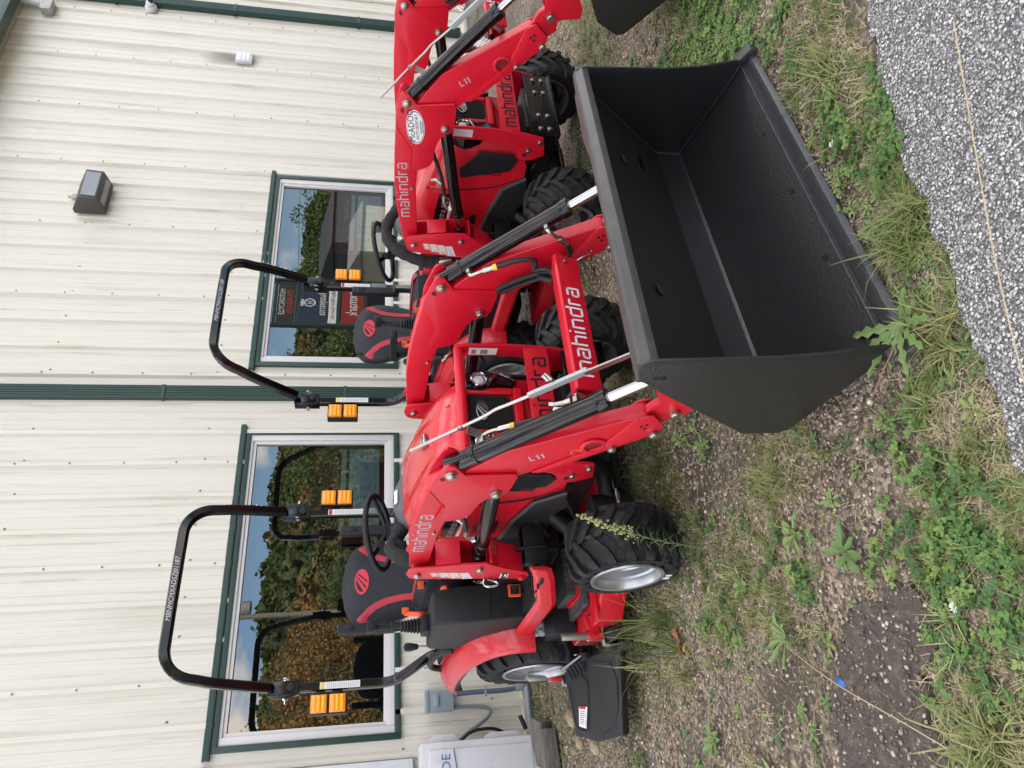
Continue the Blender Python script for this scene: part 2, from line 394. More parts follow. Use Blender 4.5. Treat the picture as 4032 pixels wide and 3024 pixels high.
# dark bare soil patch
soil = mat('bare_soil', (.070, .058, .049), .92, noise=(38, (.15, .125, .105), .48, .75), bump=(70, 1.0))
dp = [(-.25, 1.72), (-.05, 1.60), (.1, 1.56), (.2, 1.52), (.3, 1.43), (.37, 1.45), (.38, 1.58), (.36, 1.72), (.28, 1.83), (.16, 1.93), (.0, 1.98), (-.25, 2.02)]
g = B(); dpp = []
for i in range(len(dp)):
    a, b_ = dp[i], dp[(i+1) % len(dp)]
    for k in range(6):
        x = a[0]+(b_[0]-a[0])*k/6; y = a[1]+(b_[1]-a[1])*k/6
        dpp.append((x+.05*mn.noise(Vector((x*16, y*16, 0)))+.02*mn.noise(Vector((x*60, y*60, 0))), y+.05*mn.noise(Vector((x*16, y*16, 9)))+.02*mn.noise(Vector((x*60, y*60, 9)))))
c0 = (.1, 1.72)
c0v = [(c0[0], c0[1])]
rg = []
for kk in (1, .97, .93, .88, .82, .76, .7, .64, .58, .52, .46, .4, .34, .28, .22, .16, .1, .05):
    rg.append([g.bm.verts.new((c0[0]+(x-c0[0])*kk, c0[1]+(y-c0[1])*kk, (-.03 if kk == 1 else .002+.010*mn.noise(Vector(((c0[0]+(x-c0[0])*kk)*17, (c0[1]+(y-c0[1])*kk)*17, 3)))+.004*mn.noise(Vector(((c0[0]+(x-c0[0])*kk)*60, (c0[1]+(y-c0[1])*kk)*60, 8)))))) for x, y in dpp])
for a, b_ in zip(rg, rg[1:]):
    for i in range(len(dpp)): g.bm.faces.new((a[i], a[(i+1) % len(dpp)], b_[(i+1) % len(dpp)], b_[i]))
g.bm.faces.new(rg[-1])
struct(obj('soil_patch', g, soil))
def inpoly(x, y, P):
    c = False
    for i in range(len(P)):
        (x1, y1), (x2, y2) = P[i], P[i-1]
        if (y1 > y) != (y2 > y) and x < (x2-x1)*(y-y1)/(y2-y1)+x1: c = not c
    return c

# ================================================================== BUILDING
WY = 6.04
wallm = mat('wall_steel', (.70, .665, .59), .42, noise=(2.2, (.53, .51, .43), .56, .78, (1, 1, .10)), bump=(3, .02))
def wm():   # streaky mildew in vertical runs over the painted steel
    t = wallm.node_tree; b = t.nodes['Principled BSDF']; N = t.nodes.new; L = t.links.new
    src = b.inputs['Base Color'].links[0].from_socket
    tcn = N('ShaderNodeTexCoord'); mpn = N('ShaderNodeMapping'); mpn.inputs['Scale'].default_value = (22, 1, .9); L(tcn.outputs['Object'], mpn.inputs[0])
    n = N('ShaderNodeTexNoise'); n.inputs['Scale'].default_value = 1.0; n.inputs['Detail'].default_value = 7; n.inputs['Roughness'].default_value = .6; L(mpn.outputs[0], n.inputs['Vector'])
    r = N('ShaderNodeMapRange'); r.inputs['From Min'].default_value = .56; r.inputs['From Max'].default_value = .80; r.inputs['To Max'].default_value = .8; L(n.outputs['Fac'], r.inputs['Value'])
    k = N('ShaderNodeMix'); k.data_type = 'RGBA'; L(r.outputs[0], k.inputs['Factor']); L(src, k.inputs['A']); k.inputs['B'].default_value = (.30, .29, .19, 1); L(k.outputs['Result'], b.inputs['Base Color'])
wm()
bld = thing('metal_building', 'long pale ribbed steel shop building with green trim behind the red tractors', 'building', (0, WY, 0))
WIN = [(.555, 3.08, 1.06, 2.36), (3.86, 6.34, 1.06, 2.36)]   # openings x0 x1 z0 z1
ZT = 5.62
PITCH = .3013; X0 = 3.11
def prof(k):   # rib starting at rib k: list of (dx, out)
    return [(0, 0), (.006, .002), (.022, .036), (.056, .036), (.080, .002), (.088, 0), (.140, 0), (.148, .006), (.164, .006), (.172, 0), (.222, 0), (.230, .006), (.246, .006), (.254, 0), (.3013, 0)]
kmin, kmax = -16, 36
for p0 in range(kmin, kmax, 3):
    g = B()
    st = []
    for k in range(p0, min(p0+3, kmax)):
        x0 = X0+k*PITCH-.04
        st += [(x0+a, o) for a, o in prof(k)][:-1]
    st.append((X0+min(p0+3, kmax)*PITCH-.04, 0))
    lap = .0015 if (p0 % 2) else 0
    cuts = sorted({c for wv in WIN for c in wv[:2] if st[0][0] < c < st[-1][0]})
    for c in cuts:
        for i in range(len(st)-1):
            if st[i][0] < c < st[i+1][0]:
                t_ = (c-st[i][0])/(st[i+1][0]-st[i][0]); st.insert(i+1, (c, st[i][1]+(st[i+1][1]-st[i][1])*t_)); break
    zs = [.06, 1.06, 2.36, ZT]
    VV = [[g.bm.verts.new((x, -o-lap, z)) for x, o in st] for z in zs]
    for j in range(3):
        for i in range(len(st)-1):
            xm = (st[i][0]+st[i+1][0])/2
            if j == 1 and any(wv[0] < xm < wv[1] for wv in WIN): continue
            g.bm.faces.new((VV[j][i], VV[j][i+1], VV[j+1][i+1], VV[j+1][i]))
    obj('wall_panel', g, wallm, bld, angle=20)
# screws
g = B()
for zr in (4.13, 2.70, .30, 1.0):
    for k in range(kmin, kmax):
        for dx in ((.085,) if k % 3 else (.085,)):
            x = X0+k*PITCH-.04+dx+rnd.uniform(-.003, .003)
            if any(wv[0]-.1 < x < wv[1]+.1 and wv[2]-.1 < zr < wv[3]+.1 for wv in WIN): continue
            g.cyl((x, -.001, zr), (x, -.011, zr), .011, .006, n=6)
for p0 in range(kmin, kmax, 3):   # lap screws up the seams
    x = X0+p0*PITCH
    z = .4
    while z < 5.4:
        if not any(wv[0]-.1 < x < wv[1]+.1 and wv[2]-.1 < z < wv[3]+.1 for wv in WIN): g.cyl((x, -.036, z), (x, -.045, z), .010, .006, n=6)
        z += .42
o = obj('wall_screws', g, mat('screw_cap', (.22, .21, .19), .5), bld, stuff=True)
# base trim, sill plate, corner, gutter, roof, downspouts
xl, xr = X0+kmin*PITCH-.04, X0+kmax*PITCH-.04
g = B(); g.prism([(-.012, .0), (-.034, .045), (-.034, .062), (.02, .062), (.02, 0)], xl, xr); obj('base_trim', g, wallm, bld)
g = B(); g.box(xl, xr, .0, 9, -.2, .055); obj('slab', g, mat('slab_concrete', (.3, .29, .27), .9, noise=(8, (.2, .19, .18), .4, .7)), bld)
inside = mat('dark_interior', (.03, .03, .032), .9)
g = B(); g.box(xl, xl+.05, .02, 9, .055, ZT); g.box(xr-.05, xr, .02, 9, .055, ZT); g.box(xl, xr, 9, 9.05, .055, ZT); obj('wall', g, wallm, bld)
g = B(); g.prism([(-.32, ZT+.02), (-.32, ZT+.10), (4.6, ZT+1.5), (9.3, ZT+.1), (9.3, ZT+.02)], xl-.2, xr+.2); obj('roof', g, green, bld)
# gutter
g = B(); g.prism([(-.345, ZT-.10), (-.20, ZT-.10), (-.20, ZT-.09), (-.335, ZT-.09), (-.345, ZT+.03), (-.36, ZT+.06), (-.36, ZT+.03)], xl-.2, 8.95); obj('gutter', g, green, bld, bevel=.004)
g = B(); g.box(xl-.2, xr+.2, -.19, 0.02, ZT-.01, ZT+.02); obj('soffit', g, mat('soffit_tan', (.45, .38, .28), .6), bld)
def downspout(x, wd, dp_, z1, label):
    g = B(); n = 5; pts = []
    for i in range(n): # fluted front
        a = x-wd/2+wd*i/n; q = wd/n
        pts += [(a+.001, -dp_), (a+q*.42, -dp_), (a+q*.5, -dp_+.006), (a+q*.92, -dp_+.006)]
    pts += [(x+wd/2, -dp_), (x+wd/2, -.028), (x-wd/2, -.028)]
    g.prism(pts, .12, z1, axis='z')
    d = obj('downspout', g, green, bld, label=label)
    for zz in (1.5, 4.55, 3.1):
        g = B(); g.box(x-wd/2-.006, x+wd/2+.006, -dp_-.005, -.027, zz, zz+.03); g.box(x-wd/2-.03, x+wd/2+.03, -.032, -.027, zz, zz+.03); obj('strap', g, green, d)
    return d
downspout(3.485, .125, .10, ZT-.1, 'green downspout between the two windows')
downspout(9.38, .13, .10, ZT-.1, 'green downspout at the right corner')
# windows
def glass_mat():
    m = bpy.data.materials.new('window_glass'); m.use_nodes = True; t = m.node_tree; N = t.nodes.new; L = t.links.new
    t.nodes.remove(t.nodes['Principled BSDF']); out = t.nodes['Material Output']
    tr = N('ShaderNodeBsdfTransparent'); tr.inputs[0].default_value = (.72, .76, .76, 1)
    gl = N('ShaderNodeBsdfGlossy'); gl.inputs['Roughness'].default_value = .0
    fr = N('ShaderNodeFresnel'); fr.inputs['IOR'].default_value = 2.35
    n = N('ShaderNodeTexNoise'); n.inputs['Scale'].default_value = 1.1; bn = N('ShaderNodeBump'); bn.inputs['Strength'].default_value = .012; bn.inputs['Distance'].default_value = .05
    tcn = N('ShaderNodeTexCoord'); L(tcn.outputs['Object'], n.inputs['Vector']); L(n.outputs['Fac'], bn.inputs['Height']); L(bn.outputs[0], gl.inputs['Normal'])
    k = N('ShaderNodeMixShader'); L(fr.outputs[0], k.inputs[0]); L(tr.outputs[0], k.inputs[1]); L(gl.outputs[0], k.inputs[2]); L(k.outputs[0], out.inputs[0])
    return m
glassm = glass_mat()
pstr = mat('poster_red', (.30, .015, .025), .5, noise=(5, (.05, .012, .012), .4, .6)); pblue = mat('poster_table', (.66, .83, .88), .5)
def window(x0, x1, z0, z1, label):
    f = 0.065
    g = B()   # vinyl frame ring
    def ring(b_, a0, a1, c0_, c1_, wd, y0, y1):
        b_.box(a0, a0+wd, y0, y1, c0_, c1_); b_.box(a1-wd, a1, y0, y1, c0_, c1_); b_.box(a0+wd, a1-wd, y0, y1, c0_, c0_+wd); b_.box(a0+wd, a1-wd, y0, y1, c1_-wd, c1_)
    ring(g, x0+.002, x1-.002, z0+.002, z1-.002, .055, -.022, .06)
    ring(g, x0+.057, x1-.057, z0+.057, z1-.057, .028, -.006, .05)
    fr = obj('window', g, vinyl, bld, bevel=.004, label=label)
    g = B(); ring(g, x0-.045, x1+.045, z0-.045, z1+.012, .047, -.036, 0); obj('trim', g, green, fr, bevel=.003)
    g = B(); g.prism([(-.001, z1+.07), (-.055, z1+.055), (-.055, z1+.02), (-.05, z1+.02), (-.05, z1+.05), (-.001, z1+.06)], x0-.09, x1+.09); g.box(x0-.09, x1+.09, -.052, -.0005, z1+.012, z1+.022); obj('head_flashing', g, green, fr)
    g = B(); g.face([(x0+.084, .02, z0+.084), (x1-.084, .02, z0+.084), (x1-.084, .02, z1-.084), (x0+.084, .02, z1-.084)]); obj('pane', g, glassm, fr, smooth=False)
    # poster taped inside at the lower right
    px1 = x1-.10; px0 = px1-.92; pz0 = z0+.09; pz1 = pz0+.62
    ps = thing('window_poster', 'dark red poster with pale blue table inside the %s window' % ('left' if x0 < 2 else 'right'), 'poster', (px0, WY+.05, pz0), group='posters inside the windows')
    g = B(); g.box(0, px1-px0, 0, .004, 0, pz1-pz0); obj('sheet', g, pstr, ps)
    g = B(); g.box(.06, .90, -.0015, -.0005, .04, .38); obj('table_panel', g, pblue, ps)
    g = B(); g.box(.06, .90, -.003, -.0017, .31, .335); obj('header_band', g, inkb if 0 else mat('ink_black', (.01, .01, .01), .6), ps)
    g = B(); g.box(.06, .25, -.0045, -.0032, .30, .34); obj('red_tab', g, mat('ink_red', (.5, .02, .03), .6), ps)
    g = B()
    for i in range(8):
        for j in range(9):
            if rnd.random() < .8: xx = .10+i*.10; zz = .07+j*.026; g.box(xx, xx+rnd.uniform(.015, .05), -.003, -.0017, zz, zz+.006)
    obj('table_print', g, ink, ps)
    g = B(); strokes(g, 'mahindra', (.45, -.002, .47), (1, 0, 0), (0, 0, 1), .032, .2, .001); obj('wordmark', g, mat('ink_red2', (.35, .03, .04), .6), ps)
    g = B(); typed(g, 'TRACTORS', (.50, -.002, .405), (1, 0, 0), (0, 0, 1), .062, .0005); obj('lettering', g, whitep, ps)
    return fr
window(*WIN[0], 'wide left window reflecting hills and a utility pole')
window(*WIN[1], 'right window reflecting sky, trees and dealer signs')
# dim room behind
g = B()
for x0, x1, z0, z1 in WIN: g.box(x0-.3, x1+.3, .9, .95, .4, 2.9); g.box(x0-.3, x0-.28, .08, .9, .4, 2.9); g.box(x1+.28, x1+.3, .08, .9, .4, 2.9); g.box(x0-.3, x1+.3, .08, .9, .38, .4)
obj('partition', g, inside, bld)
# right end door frame
g = B(); g.box(9.98, 10.06, -.045, -.005, .06, 2.2); g.box(10.06, 10.96, -.045, -.005, 2.12, 2.2); g.box(10.96, 11.04, -.045, -.005, .06, 2.2); dr = obj('door_frame', g, wallm, bld, bevel=.004)
g = B(); g.box(10.06, 10.96, -.03, -.005, .06, 2.12); obj('door', g, acw, dr, bevel=.003)

# wall fixtures
wp = thing('wall_pack_light', 'large dark bronze floodlight with prismatic glass high on the wall', 'wall light', (5.85, WY-.028, 4.16))
g = B(); g.prism([(-.001, -.15), (-.001, .15), (-.06, .15), (-.24, .04), (-.22, -.12), (-.05, -.15)], -.20, .20); obj('housing', g, bronze, wp, bevel=.006)
g = B(); g.prism([(-.075, .135), (-.245, .03), (-.232, -.10), (-.225, -.10), (-.238, .03), (-.07, .12)], -.165, .165); g.prism([(-.232, -.10), (-.09, -.147), (-.09, -.152), (-.238, -.105)], -.165, .165)
gp = mat('prismatic_glass', (.20, .20, .22), .15, coat=1, bump=(150, .6)); obj('lens', g, gp, wp)
g = B(); g.box(-.03, .03, -.05, -.01, .15, .2); g.cyl((0, -.03, .2), (0, -.03, .24), .015); obj('photocell', g, mat('photocell', (.35, .38, .36), .5), wp, bevel=.003)
sl = thing('led_wall_light', 'small white square led light with a dark soot streak', 'wall light', (8.40, WY-.028, 2.91))
g = B(); g.box(-.085, .085, -.05, 0, -.10, .10); obj('housing', g, acw, sl, bevel=.012)
for z in (-.05, .0, .05):
    g = B(); g.box(-.06, .06, -.056, -.05, z-.02, z+.02); obj('led_strip', g, mat('led_face', (.85, .86, .9), .2, coat=1), sl, bevel=.004)
sc = thing('security_camera', 'white dome security camera beside the right downspout', 'camera', (9.26, WY-.028, 4.14))
g = B(); g.cyl((0, 0, 0), (0, -.05, 0), .075, .07, 28); obj('base', g, acw, sc, bevel=.006)
g = B(); g.ball((0, -.075, 0), .055); obj('ball_head', g, acw, sc); g = B(); g.cyl((0, -.10, -.01), (0, -.134, -.02), .035, .03, 20); e_ = obj('eye', g, blk, sc)
br = thing('pipe_bracket', 'grey bracket with a white pipe under the eave', 'bracket', (9.02, WY-.028, 5.30))
g = B(); g.box(-.10, .10, -.10, 0, -.07, .05); obj('bracket_box', g, gal, br, bevel=.004)
g = B(); g.tube([(.05, -.05, .05), (.06, -.08, .2), (.10, -.1, .5)], .05, 16); obj('pipe', g, acw, br)
# soot on the wall by the led light : a real stain, part of the wall paint
g = B()
N_ = 14
for i in range(N_):
    z0_ = 2.93+.03*i; 
stain = bpy.data.materials.new('soot_stain'); stain.use_nodes = True; t = stain.node_tree; b = t.nodes['Principled BSDF']; b.inputs['Base Color'].default_value = (.05, .045, .04, 1); b.inputs['Roughness'].default_value = .9
tcn = t.nodes.new('ShaderNodeTexCoord'); mpn = t.nodes.new('ShaderNodeMapping'); mpn.inputs['Scale'].default_value = (24, 1, 3); nn = t.nodes.new('ShaderNodeTexNoise'); nn.inputs['Scale'].default_value = 1; nn.inputs['Detail'].default_value = 5
t.links.new(tcn.outputs['Object'], mpn.inputs[0]); t.links.new(mpn.outputs[0], nn.inputs['Vector'])
vl = t.nodes.new('ShaderNodeVectorMath'); vl.operation = 'LENGTH'; mp2 = t.nodes.new('ShaderNodeMapping'); mp2.inputs['Scale'].default_value = (6.0, 0, 2.6); t.links.new(tcn.outputs['Object'], mp2.inputs[0]); t.links.new(mp2.outputs[0], vl.inputs[0])
mr = t.nodes.new('ShaderNodeMapRange'); mr.inputs['From Min'].default_value = 1; mr.inputs['From Max'].default_value = 0; t.links.new(vl.outputs['Value'], mr.inputs['Value'])
ml = t.nodes.new('ShaderNodeMath'); ml.operation = 'MULTIPLY'; t.links.new(mr.outputs[0], ml.inputs[0]); t.links.new(nn.outputs['Fac'], ml.inputs[1]); t.links.new(ml.outputs[0], b.inputs['Alpha'])
g.face([(-.2, 0, -.4), (.2, 0, -.4), (.2, 0, .4), (-.2, 0, .4)])
o = obj('soot_stain', g, stain, bld, smooth=False); o.location = (8.41, -.0285, 3.08)

# electrical box, conduit, AC unit, duct
eb = thing('disconnect_box', 'grey plastic electrical disconnect box with two conduits on the wall', 'electrical box', (.745, WY-.028, .72))
g = B(); g.box(-.075, .075, -.085, 0, -.105, .10); obj('enclosure', g, pvc, eb, bevel=.006)
g = B(); g.box(-.08, .08, -.094, -.02, .085, .115); obj('lid_hood', g, pvc, eb, bevel=.006); g = B(); g.box(-.045, .045, -.104, -.084, .01, .045); obj('handle', g, pvc, eb, bevel=.008)
g = B(); g.tube([(.045, -.04, -.105), (.05, -.04, -.3), (.045, -.04, -.5), (.06, -.04, -.64)], .019, 14); obj('flexible_conduit', g, mat('conduit_blue', (.09, .12, .17), .5, bump=(200, .4)), eb)
g = B(); g.cyl((.06, -.04, -.6), (.06, -.04, -.665), .027); g.cyl((.045, -.04, -.105), (.045, -.04, -.135), .026); g.box(.01, .085, -.062, -.056, -.37, -.35); obj('fitting', g, pvc, eb, bevel=.003)
g = B(); g.tube([(-.05, -.04, -.105), (-.05, -.04, -.2), (-.06, -.05, -.34), (-.10, -.06, -.40), (-.16, -.06, -.34), (-.26, -.06, -.16), (-.34, -.08, -.08)], .014, 12, smooth=3); obj('whip_conduit', g, mat('whip', (.16, .18, .21), .5), eb)
g = B(); g.cyl((.06, -.055, -.69), (-.6, -.055, -.70), .022, n=16); obj('ground_conduit', g, pvc, eb)
# wall pad board under
ac = thing('outdoor_ac_unit', 'off-white outdoor air conditioner unit at the left end of the wall', 'air conditioner', (-.36, WY-.36, 0))
g = B(); g.box(-.1, .79, -.16, .16, .05, .90); obj('cabinet', g, acw, ac, bevel=.018)
g = B(); g.box(.30, .74, -.172, -.158, .12, .84); obj('front_panel', g, acw, ac, bevel=.012)
g = B(); g.box(.50, .60, -.176, -.171, .40, .44); obj('recessed_grip', g, mat('grip_grey', (.4, .4, .41), .5), ac, bevel=.004)
g = B(); typed(g, 'QUIETSIDE', (.30, -.174, .70), (1, 0, 0), (0, 0, 1), .085, .0008); obj('lettering', g, inkb, ac)
g = B()
for i in range(18):
    xx = .30+.44*i/18; yv = lambda a: .665+.016*math.sin(a*9); g.box(xx, xx+.0245, -.1755, -.1735, yv(xx), yv(xx)+.008)
obj('wave_logo', g, inkb, ac)
g = B(); g.prism([(.79, .62), (.84, .66), (.845, .80), (.79, .84)], -.10, .10, axis='y'); g.prism([(.79, .16), (.83, .20), (.83, .40), (.79, .46)], -.10, .10, axis='y'); obj('valve_cover', g, acw, ac, bevel=.01)
g = B(); g.tube([(.80, .0, .60), (.86, .02, .52), (.87, .05, .36), (.845, .10, .28)], .012, 10, smooth=3); g.cyl((.84, .0, .12), (.93, -.02, .16), .016); obj('line_hose', g, hose, ac)
for x in (.1, .6): g = B(); g.box(x-.03, x+.05, -.2, .2, .0, .05); obj('foot', g, gal, ac)
du = thing('line_cover', 'tall white line cover running up the wall above the outdoor unit', 'pipe cover', (.30, WY-.028, 0))
g = B(); g.box(-.10, .07, -.075, 0, .93, 2.26); obj('cover', g, acw, du, bevel=.012); g = B(); g.box(-.108, .078, -.085, 0, 2.02, 2.05); obj('joint_band', g, acw, du, bevel=.004)
for q in ((.42, 5.55, .0, .34, .16, 8), (.36, 5.20, .01, .30, .10, -12)):
    pass
o = B(); o.box(-.25, .25, -.06, .06, 0, .10); o = obj('weathered_board', o, wood, None, bevel=.006); o.location = (.18, 5.25, .0); o.rotation_euler = (0, 0, R(12)); tag(o, 'grey weathered timber lying before the outdoor unit', 'board')
o = B(); o.box(-.15, .15, -.07, .07, 0, .085); o = obj('weathered_board', o, wood, None, bevel=.008); o.location = (.38, 5.50, .02); o.rotation_euler = (R(20), 0, R(-22)); tag(o, 'short tilted grey plank against the unit base', 'board')

# ================================================================== TRACTORS
VC = 3.4
def wheel(tr, cx, cy, r, w_, rim_r, nlug, style, name='wheel', label=None):
    """cx = centre across, sign gives side; axis along u"""
    s = 1 if cx > 0 else -1; h = w_/2
    t = B()
    prof = [(-h*.80, rim_r), (-h*.98, rim_r+(r-rim_r)*.35), (-h*.98, rim_r+(r-rim_r)*.62), (-h*.84, r-.040), (-h*.62, r-.022), (0, r-.018), (h*.62, r-.022), (h*.84, r-.040), (h*.98, rim_r+(r-rim_r)*.62), (h*.98, rim_r+(r-rim_r)*.35), (h*.80, rim_r)]
    t.lathe(prof, (cx, cy, r), 72)
    for side in (-1, 1):
        for k in range(nlug):
            th0 = 2*math.pi*(k+(.5 if side > 0 else 0))/nlug; dth = 2*math.pi/nlug; rings = []
            for a, (uu, dr0, dr1, dt, wd) in enumerate([(-.06, -.03, -.002, 0, .46), (.22, -.03, -.002, .36, .44), (.5, -.032, -.003, .74, .44), (.78, -.045, -.008, .94, .48), (.93, -.055, -.022, 1.0, .5), (.985, -.07, -.040, 1.04, .46), (.975, -.075, -.060, 1.06, .36)]):
                th = th0+dt*dth*.95; u_ = side*uu*h; hw = wd*dth/2
                q = []
                for (rr, ww) in ((r+dr0, 1.15), (r+dr1, .82)):
                    for sg in (-1, 1):
                        an = th+sg*hw*ww; q.append((cx+u_, cy+rr*math.cos(an), r+rr*math.sin(an)))
                rings.append([q[0], q[1], q[3], q[2]])
            t.loft(rings)
    ty = obj(name, t, None, tr, angle=28, label=label)
    ty.data.materials.append(rub)
    # rim
    g = B(); o_ = s*h*.955
    if style == 'dish':
        pr = [(o_, rim_r+.012), (o_+s*.008, rim_r+.010), (o_+s*.006, rim_r-.004), (o_-s*.012, rim_r-.012), (o_-s*.03, rim_r-.014), (o_-s*.036, rim_r-.026), (o_-s*.062, rim_r-.028), (o_-s*.07, rim_r-.040), (o_-s*.10, rim_r-.043), (o_-s*.108, rim_r-.052), (o_-s*.15, rim_r-.056), (o_-s*.155, .055), (o_-s*.13, .045), (o_-s*.13, 0.001)]
        g.lathe(pr, (cx, cy, r), 64); m_ = silver
    else:
        pr = [(o_, rim_r+.012), (o_+s*.008, rim_r+.010), (o_+s*.004, rim_r-.006), (o_-s*.02, rim_r-.012), (o_-s*.04, rim_r-.03), (o_-s*.046, rim_r-.045), (o_-s*.02, rim_r*.48), (o_-s*.018, .05), (o_-s*.03, .03), (o_-s*.03, .001)]
        g.lathe(pr, (cx, cy, r), 64); m_ = rimg
    rm = obj('rim', g, m_, ty, angle=50)
    g = B(); g.lathe([(-s*h*.85, rim_r+.012), (-s*h*.9, rim_r+.006), (-s*h*.7, rim_r-.02), (-s*h*.2, rim_r-.03), (-s*h*.18, .05), (-s*h*.18, .001)], (cx, cy, r), 48); obj('rim_back', g, rimg, ty, angle=50)
    if style == 'dish':
        g = B(); g.tube([(cx+o_-s*.13, cy-.02, r+rim_r-.055), (cx+o_-s*.09, cy-.03, r+rim_r-.075)], .006, 8, smooth=0); obj('valve_stem', g, hose, ty)
    else:
        g = B()
        for k in range(4):
            a = math.pi/4+k*math.pi/2+.3
            g.cyl((cx+o_-s*.045, cy+rim_r*.60*math.cos(a), r+rim_r*.60*math.sin(a)), (cx+o_-s*.026, cy+rim_r*.60*math.cos(a), r+rim_r*.60*math.sin(a)), .030)
        obj('hand_hole', g, black_hole, ty)
        for k in range(5):
            a = k*2*math.pi/5; g = B(); g.cyl((cx+o_-s*.03, cy+rim_r*.36*math.cos(a), r+rim_r*.36*math.sin(a)), (cx+o_-s*.004, cy+rim_r*.36*math.cos(a), r+rim_r*.36*math.sin(a)), .012, n=6); obj('wheel_bolt', g, zinc, ty)
    g = B(); g.box(cx+s*h*.985-.001, cx+s*h*.985+.001, cy+.01, cy+.03, r-rim_r-.045, r-rim_r-.02); g.box(cx+s*h*.985-.001, cx+s*h*.985+.001, cy-.02, cy-.004, r-rim_r-.045, r-rim_r-.02); obj('sidewall_mark', g, white, ty)
    return ty
def bolt(b, p, ax=(-1, 0, 0), r=.017, l=.016):
    p = Vector(p); ax = Vector(ax); b.cyl(p, p+ax*l, r, n=20); b.cyl(p+ax*l, p+ax*(l+.004), r*.8, r*.6, n=20)
def make_tractor(loc, yaw, phi, first, label, group):
    SH[0] = VC
    tr = thing('compact_tractor', label, 'tractor', loc, yaw, group)
    cph, sph = math.cos(phi), math.sin(phi)
    def LX(p):
        v, z = p[1]-3.23, p[2]-1.03
        return (p[0], 3.23+v*cph+z*sph, 1.03-v*sph+z*cph)
    lx = LX if phi else None
    # ---------------- chassis
    g = B(); g.box(-.14, .14, 2.55, 4.35, .24, .50); g.box(-.20, .20, 3.9, 4.3, .22, .62); g.box(-.17, .17, 2.42, 2.9, .28, .46); g.box(-.09, .09, 3.0, 3.9, .18, .28)
    ch = obj('chassis', g, blks, tr, bevel=.012)
    g = B(); g.cyl((-.42, 4.1, .33), (.42, 4.1, .33), .075); obj('axle', g, blks, ch, bevel=.005)
    g = B(); g.cyl((-.42, 2.67, .24), (.42, 2.67, .24), .045)
    for s in (-1, 1): g.cyl((s*.40, 2.67, .23), (s*.50, 2.67, .23), .085); g.cyl((s*.34, 2.67, .16), (s*.34, 2.67, .34), .05); g.cyl((s*.36, 4.1, .33), (s*.5, 4.1, .33), .12)
    obj('axle', g, blks, ch, bevel=.005)
    g = B(); g.cyl((-.30, 2.60, .235), (-.12, 2.60, .235), .022); g.tube([(-.14, 2.6, .26), (-.2, 2.55, .34), (-.18, 2.8, .42)], .009); obj('steering_cylinder', g, blk, ch)
    g = B(); g.cyl((-.36, 2.60, .235), (-.30, 2.60, .235), .009); g.cyl((-.12, 2.60, .235), (.3, 2.60, .235), .009); obj('steering_rod', g, chrome, ch)
    g = B()
    for s in (-1, 1): g.box(s*.16-.02, s*.16+.02, 2.8, 3.9, .36, .46); g.box(s*.30-.14, s*.30+.14, 3.02, 3.09, .46, .56)
    obj('frame_rail', g, blks, ch, bevel=.004)
    g = B()
    for (u_, v_, z_) in ((-.182, 2.93, .40), (-.182, 2.99, .42), (-.182, 2.95, .44), (-.2, 3.02, .52)): bolt(g, (u_, v_, z_), r=.011, l=.012)
    obj('frame_bolts', g, zinc, ch, stuff=True)
    g = B(); g.cyl((-.30, 3.05, .30), (-.18, 3.0, .48), .045); g.tube([(-.25, 3.0, .5), (-.3, 3.1, .42), (-.2, 3.4, .36), (-.28, 3.7, .33)], .014); g.tube([(-.18, 2.95, .35), (-.3, 3.05, .28), (-.22, 3.35, .30), (-.3, 3.6, .26)], .009); g.box(-.30, -.1, 3.25, 3.5, .33, .45)
    obj('underbody_parts', g, blks, ch, bevel=.003, stuff=True)
    # ---------------- wheels
    st = 'dish' if first else 'disc'
    wheel(tr, -.53, 2.67, .232, .245, .138, 17, st); wheel(tr, .53, 2.67, .232, .245, .138, 17, 'disc')
    wheel(tr, -.555, 4.10, .335, .30, .176, 19, st if first else 'dish'); wheel(tr, .555, 4.10, .335, .30, .176, 19, 'dish')
    # ---------------- hood
    def sec(V_, w0, zb, zt, dr=.0):
        return [(x, V_, z) for x, z in ((-w0, zb), (-w0*1.02, (zb+zt)/2), (-w0*.99, zt-.13), (-w0*.93, zt-.07), (-w0*.80, zt-.03), (-w0*.55, zt-.008), (-w0*.25, zt), (0, zt+.002), (w0*.25, zt), (w0*.55, zt-.008), (w0*.80, zt-.03), (w0*.93, zt-.07), (w0*.99, zt-.13), (w0*1.02, (zb+zt)/2), (w0, zb))]
    g = B(); g.loft([sec(2.478, .125, .63, .855), sec(2.492, .165, .60, .882), sec(2.52, .195, .55, .912), sec(2.57, .220, .45, .948), sec(2.64, .236, .425, .98), sec(2.75, .246, .43, 1.012), sec(2.84, .25, .50, 1.035), sec(3.0, .253, .59, 1.068), sec(3.16, .255, .62, 1.09), sec(3.2, .255, .62, 1.092)], cap=True)
    hd = obj('hood', g, redp, tr, angle=40)
    # crease lines on hood top
    g = B()
    for s in (-1, 1): g.tube([(s*.07, 2.53, .922), (s*.105, 2.75, 1.017), (s*.125, 3.0, 1.071), (s*.13, 3.19, 1.094)], .0035, 6)
    obj('hood_crease', g, redp, hd)
